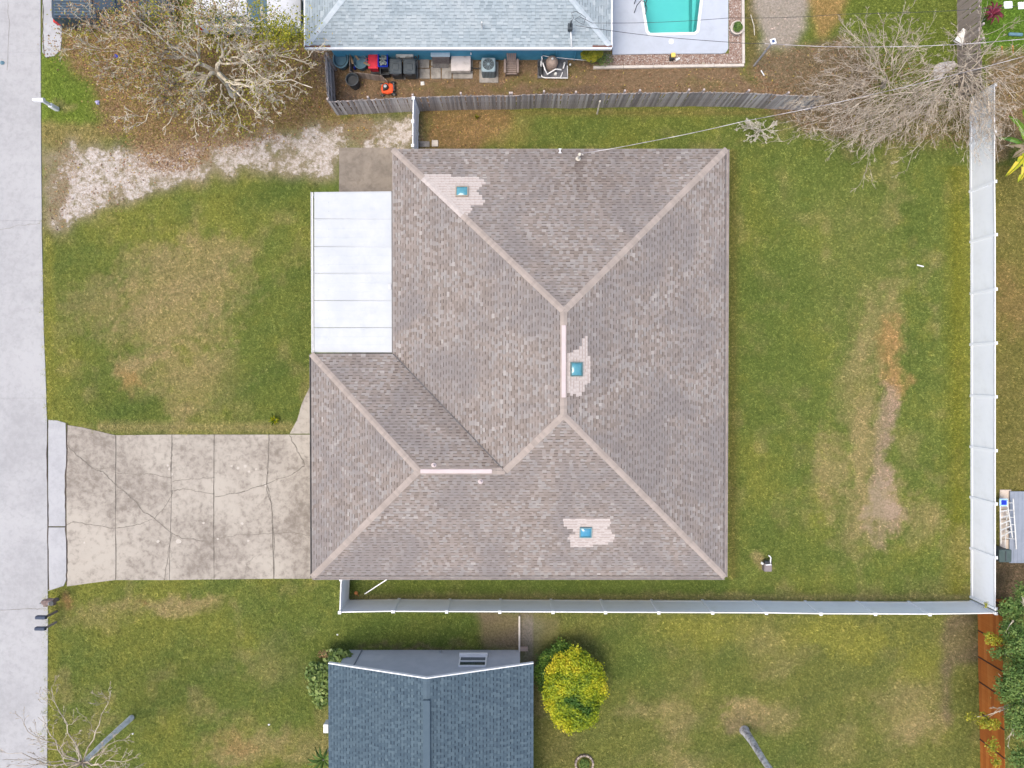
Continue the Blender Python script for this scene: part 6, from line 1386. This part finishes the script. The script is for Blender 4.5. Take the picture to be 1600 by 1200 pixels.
# ornate brown mailbox
base = P(93, 936, 0); om = thing('mailbox', 'larger brown mailbox with a dark opening beside the driveway corner', 'mailbox', base); hd = P(75, 942, 1.2)
wobj('post', MB().box((base.x-.1, base.y, .5), (.16, .16, 1.0)), M['brown_wood'], om)
m = MB(); pr = [(-.16, 0), (.16, 0), (.17, .16), (.12, .28), (0, .34), (-.12, .28), (-.17, .16)]
rows = [(-.42, .35), (-.34, .75), (-.15, 1), (.25, 1)]
vs_ = [(hd.x+x, hd.y+a*s_, .95+b_*s_+.1*(1-s_)) for x, s_ in rows for a, b_ in pr]; m.add(vs_, [tuple(range(6, -1, -1)), tuple(range(21, 28))]+[(k*7+i, k*7+(i+1) % 7, (k+1)*7+(i+1) % 7, (k+1)*7+i) for k in range(3) for i in range(7)])
wobj('box', m, simple('weathered_bronze', (.21, .15, .13), (.12, .085, .075), 9, .6), om); wobj('opening', MB().lathe([(.13, 0), (.13, .03), (0, .03)], (hd.x+.22, hd.y, 1.27), 12), M['black'], om); wobj('latch', MB().tube([(hd.x+.08, hd.y-.1, 1.28), (hd.x+.1, hd.y+.05, 1.32)], .018, 5), M['metal_grey'], om); wobj('spout', MB().tube([(hd.x-.4, hd.y-.05, 1.05), (hd.x-.52, hd.y-.07, 1.05)], .025, 5), M['dkgrey'], om)
# white mailbox
base = P(90, 171, 0); wm_ = thing('mailbox', 'white mailbox on a thick white post at the edge of the road', 'mailbox', base); wobj('post', MB().box((base.x, base.y, .55), (.13, .13, 1.5)), M['white'], wm_)
wobj('base_sleeve', MB().box((base.x, base.y, .3), (.20, .20, .6)), M['white'], wm_); hd = P(60, 155, 1.45)
m = MB(); pr = [(-.10, 0), (.10, 0), (.10, .13), (.07, .20), (0, .23), (-.07, .20), (-.10, .13)]
m.add([(hd.x-.32, hd.y+a*.8, 1.27+b_*.8) for a, b_ in pr]+[(hd.x+.22, hd.y+a, 1.25+b_) for a, b_ in pr], [tuple(range(6, -1, -1)), tuple(range(7, 14))]+[(i, (i+1) % 7, 7+(i+1) % 7, 7+i) for i in range(7)])
wobj('box', m, M['white'], wm_); wobj('arm', MB().tube([(base.x, base.y, 1.2), (hd.x, hd.y, 1.24)], .06, 4), M['white'], wm_)
# stones ring at bottom
q = P(913, 1194, .1); sr_ = thing('stone_ring', 'round brick planter ring cut off by the bottom edge of the view', 'planter', (q.x, q.y, 0))
for k in range(16): a = k/16*6.2832; obj('brick', MB().rbox((0, 0, .07), (.10, .16, .16), .015), simple('ring_brick%d' % k, [(.34, .28, .22), (.20, .16, .14), (.28, .23, .19)][k % 3]) if k < 3 else bpy.data.materials['ring_brick%d' % (k % 3)], sr_, (math.cos(a)*.46, math.sin(a)*.46, 0), (0, 0, a))
crown('plants', (q.x, q.y, .1), (.32, .32, .15), 500, .035, M['leaf_mid'], sr_, 95)
# litter
for x, y, nm, lab, mt, cat in ((181, 87, 'blue_toy', 'crumpled blue object among the leaves under the big bare tree', M['blue'], 'toy'), (152, 160, 'purple_bag', 'pale purple crumpled bag on the leaf litter by the bright grass', simple('pale_purple', (.36, .33, .5)), 'bag'), (187, 95, 'yellow_cloth', 'yellow scrap beside the crumpled blue object', M['yellow'], 'scrap'), (3, 98, 'teal_bag', 'small teal and black bag on the road at the left edge', M['barrel'], 'bag'), (527, 992, 'paper_scrap', 'small tan paper scrap on the lawn above the slate roof', M['lid_pale'], 'scrap'), (420, 1133, 'paper_scrap', 'white twig-like scrap on the lower left lawn nearest the pale trunk', M['white'], 'scrap'), (207, 1147, 'paper_scrap', 'small white scrap on the grass just below the pale leaning trunk', M['white'], 'scrap')):
    q = P(x, y, .05); g = np.random.default_rng(int(x)); m = MB().lathe([(.12, 0), (.13, .05), (.07, .11), (0, .12)], n=7); m.v = [(a*g.uniform(.6, 1.3), b_*g.uniform(.5, 1.1), c) for a, b_, c in m.v]
    s_ = .45 if 'paper' in nm else 1.0; o = obj(nm, m, mt, None, (q.x, q.y, .0)); o.scale = (s_, s_, s_); tag(o, lab, cat)
# ================================================================== cables
def cable(name, label, pts, rad, mat, nsub=10):
    Q = [P(*p) for p in pts]; L = []
    for a, b_ in zip(Q, Q[1:]):
        for k in range(nsub): t = k/nsub; q = a.lerp(b_, t); q.z -= .35*math.sin(math.pi*t)*((b_-a).length/14); L.append(q)
    L.append(Q[-1]); return tag(wobj(name, MB().tube(L, rad, 5), mat), label, 'cable')
cable('power_cable', 'dark cable crossing the pool from the blue-grey roof to the right', [(900, 40, 3.8), (1140, 66, 4.3), (1195, 68, 4.6)], .012, M['cable_black'])
cable('power_cable', 'pale cable running right from the solar post over the bare trees', [(1195, 68, 4.6), (1400, 73, 5.2), (1600, 61, 5.6), (1700, 55, 6)], .013, M['cable_pale'])
cable('power_cable', 'thin dark cable crossing the middle of the pool', [(925, 36, 3.7), (1140, 28, 4.2), (1320, 22, 5), (1700, 0, 6)], .010, M['cable_black'])
cable('service_cable', 'twisted pale service cable sloping from the house roof to the upper right', [(907, 240, 3.3), (1010, 222, 4), (1160, 190, 4.6), (1430, 132, 5.5), (1700, 60, 6.5)], .013, M['cable_pale'], 16)
# ================================================================== vehicles
M['truck'] = simple('slate_truck_paint', (.035, .055, .075), (.03, .05, .065), 2, .28, .3, spec=.5); M['wcar'] = simple('white_car_paint', (.55, .56, .57), (.50, .51, .52), 2, .25, spec=.5); M['tyre'] = simple('tyre_rubber', (.02, .02, .02), (.035, .033, .03), 8, .85)
M['chrome'] = simple('bright_metal', (.55, .56, .57), None, 4, .25, .8); M['lens_red'] = simple('red_lens', (.5, .02, .02), None, 4, .2); M['lens_clear'] = simple('clear_lens', (.6, .62, .64), None, 4, .12)
def loft(m, st, closed=True):
    """st: list of (x, [(y,z),...]) rings"""
    n = len(st[0][1]); vs_ = [(x, y, z) for x, rg in st for y, z in rg]; fs = [(k*n+i, k*n+(i+1) % n, (k+1)*n+(i+1) % n, (k+1)*n+i) for k in range(len(st)-1) for i in range(n)]
    fs += [tuple(range(n-1, -1, -1)), tuple(range((len(st)-1)*n, len(st)*n))]; return m.add(vs_, fs)
def ring(w_, z0, zb, zt, k=.9): return [(-w_*.96, z0), (-w_, (z0+zb)/2), (-w_*.99, zb), (-w_*k, zt), (-w_*k*.6, zt+.02), (w_*k*.6, zt+.02), (w_*k, zt), (w_*.99, zb), (w_, (z0+zb)/2), (w_*.96, z0)]
def vehicle(name, label, cat, loc, rz, L, W_, paint, body, cab, roofz_, wheels, pickup=None):
    t = thing(name, label, cat, loc, rz); m = MB(); loft(m, [(x, ring(W_*kw, .32, zb, zt)) for x, kw, zb, zt in body]); obj('body', m, paint, t, smooth=True)
    (x0, x1, x2, x3), zb = cab; g = MB(); w1, w2 = W_*.90, W_*.74
    g.add([(x0, -w1, zb), (x3, -w1, zb), (x3, w1, zb), (x0, w1, zb), (x1, -w2, roofz_-.05), (x2, -w2, roofz_-.05), (x2, w2, roofz_-.05), (x1, w2, roofz_-.05)], [(0, 1, 5, 4), (1, 2, 6, 5), (2, 3, 7, 6), (3, 0, 4, 7), (4, 5, 6, 7)]); obj('windows', g, M['glass_dark'] if name != 'van' else simple('grey_blue_glass', (.10, .16, .19), (.13, .20, .23), 2, .1, spec=.6), t)
    rr = MB(); loft(rr, [(x1-.10, [(-w2*.9, roofz_-.06), (-w2*.9, roofz_-.04), (w2*.9, roofz_-.04), (w2*.9, roofz_-.06)]), (x1+.08, [(-w2*1.04, roofz_-.06), (-w2*.95, roofz_), (w2*.95, roofz_), (w2*1.04, roofz_-.06)]), (x2-.08, [(-w2*1.04, roofz_-.06), (-w2*.95, roofz_), (w2*.95, roofz_), (w2*1.04, roofz_-.06)]), (x2+.08, [(-w2*.9, roofz_-.07), (-w2*.9, roofz_-.05), (w2*.9, roofz_-.05), (w2*.9, roofz_-.07)])]); obj('roof', rr, paint, t, smooth=True)
    pl = MB()
    for sy in (-1, 1):
        for a, b_ in (((x0, zb), (x1, roofz_-.05)), ((x3, zb), (x2, roofz_-.05)), (((x0+x3)/2, zb), ((x1+x2)/2, roofz_-.05))): pl.tube([(a[0], sy*(w1+.005), a[1]), (b_[0], sy*(w2+.005), b_[1])], .04, 5)
    obj('pillars', pl, paint, t)
    for x in wheels:
        for sy in (-1, 1):
            w0 = obj('wheel', MB().tube([(0, -.13, 0), (0, .13, 0)], .37, 20), M['tyre'], t, (x, sy*(W_-.12), .37)); obj('rim', MB().tube([(0, -.135, 0), (0, .135, 0)], .22, 12), M['chrome'], w0)
    for sy in (-1, 1):
        obj('headlight', MB().rbox((L/2-.10, sy*(W_*.72), .78), (.22, .34, .16), .04), M['lens_clear'], t); obj('tail_light', MB().rbox((-L/2+.08, sy*(W_*.88), .92), (.22, .20, .34), .03), M['lens_red'], t)
        obj('mirror', MB().rbox((x3-.35, sy*(W_+.14), zb+.08), (.14, .22, .16), .04), M['black'] if name == 'van' else paint, t); obj('door_handle', MB().box(((x0+x3)/2, sy*(W_+.005), zb-.16), (.16, .03, .03)), M['chrome'], t)
    obj('front_bumper', MB().rbox((L/2-.02, 0, .5), (.16, W_*1.9, .24), .06), M['chrome'] if name != 'van' else paint, t); obj('rear_bumper', MB().rbox((-L/2+.02, 0, .5), (.16, W_*1.9, .22), .06), M['chrome'], t); obj('grille', MB().box((L/2+.03, 0, .74), (.05, W_*1.1, .2)), M['black'], t)
    return t
q = P(83, 5, 1.1); L = 5.8; trk_ = vehicle('pickup_truck', 'dark slate pickup truck with a ribbed bed cover, rear end towards the road', 'pickup truck', (q.x+L/2, 18.85, 0), 0, L, 1.0, M['truck'],
    [(-2.9, .84, 1.0, 1.22), (-2.8, .97, 1.05, 1.32), (-2.2, 1, 1.08, 1.35), (-.6, 1, 1.08, 1.35), (1.1, 1, 1.05, 1.18), (2.3, .96, .95, 1.08), (2.75, .88, .85, .98), (2.9, .75, .7, .82)], ((-.65, -.3, .55, 1.25), 1.15), 1.85, (-1.85, 1.85))
m = MB(); m.rbox((-1.7, 0, 1.39), (1.95, 1.66, .03), .04); obj('bed_cover', m, M['truck'], trk_)
for k in range(12): obj('cover_rib', MB().box((-1.7, -.75+k*.136, 1.415), (1.9, .05, .02)), simple('cover_rib', (.08, .115, .14), (.06, .09, .11), 5) if k == 0 else bpy.data.materials['cover_rib'], trk_)
L = 5.2; q = P(470, 20, .8); vehicle('van', 'white van parked under the bare tree beside the blue-grey roof', 'van', (q.x-L/2, 18.6, 0), 0, L, .99, M['wcar'],
    [(-2.6, .9, 1.1, 1.2), (-2.5, .97, 1.15, 1.25), (0, 1, 1.15, 1.22), (1.0, 1, 1.1, 1.16), (1.9, .97, 1.0, 1.08), (2.35, .90, .85, .98), (2.6, .72, .65, .78)], ((-2.5, -2.3, .15, 1.05), 1.15), 1.85, (-1.6, 1.6))
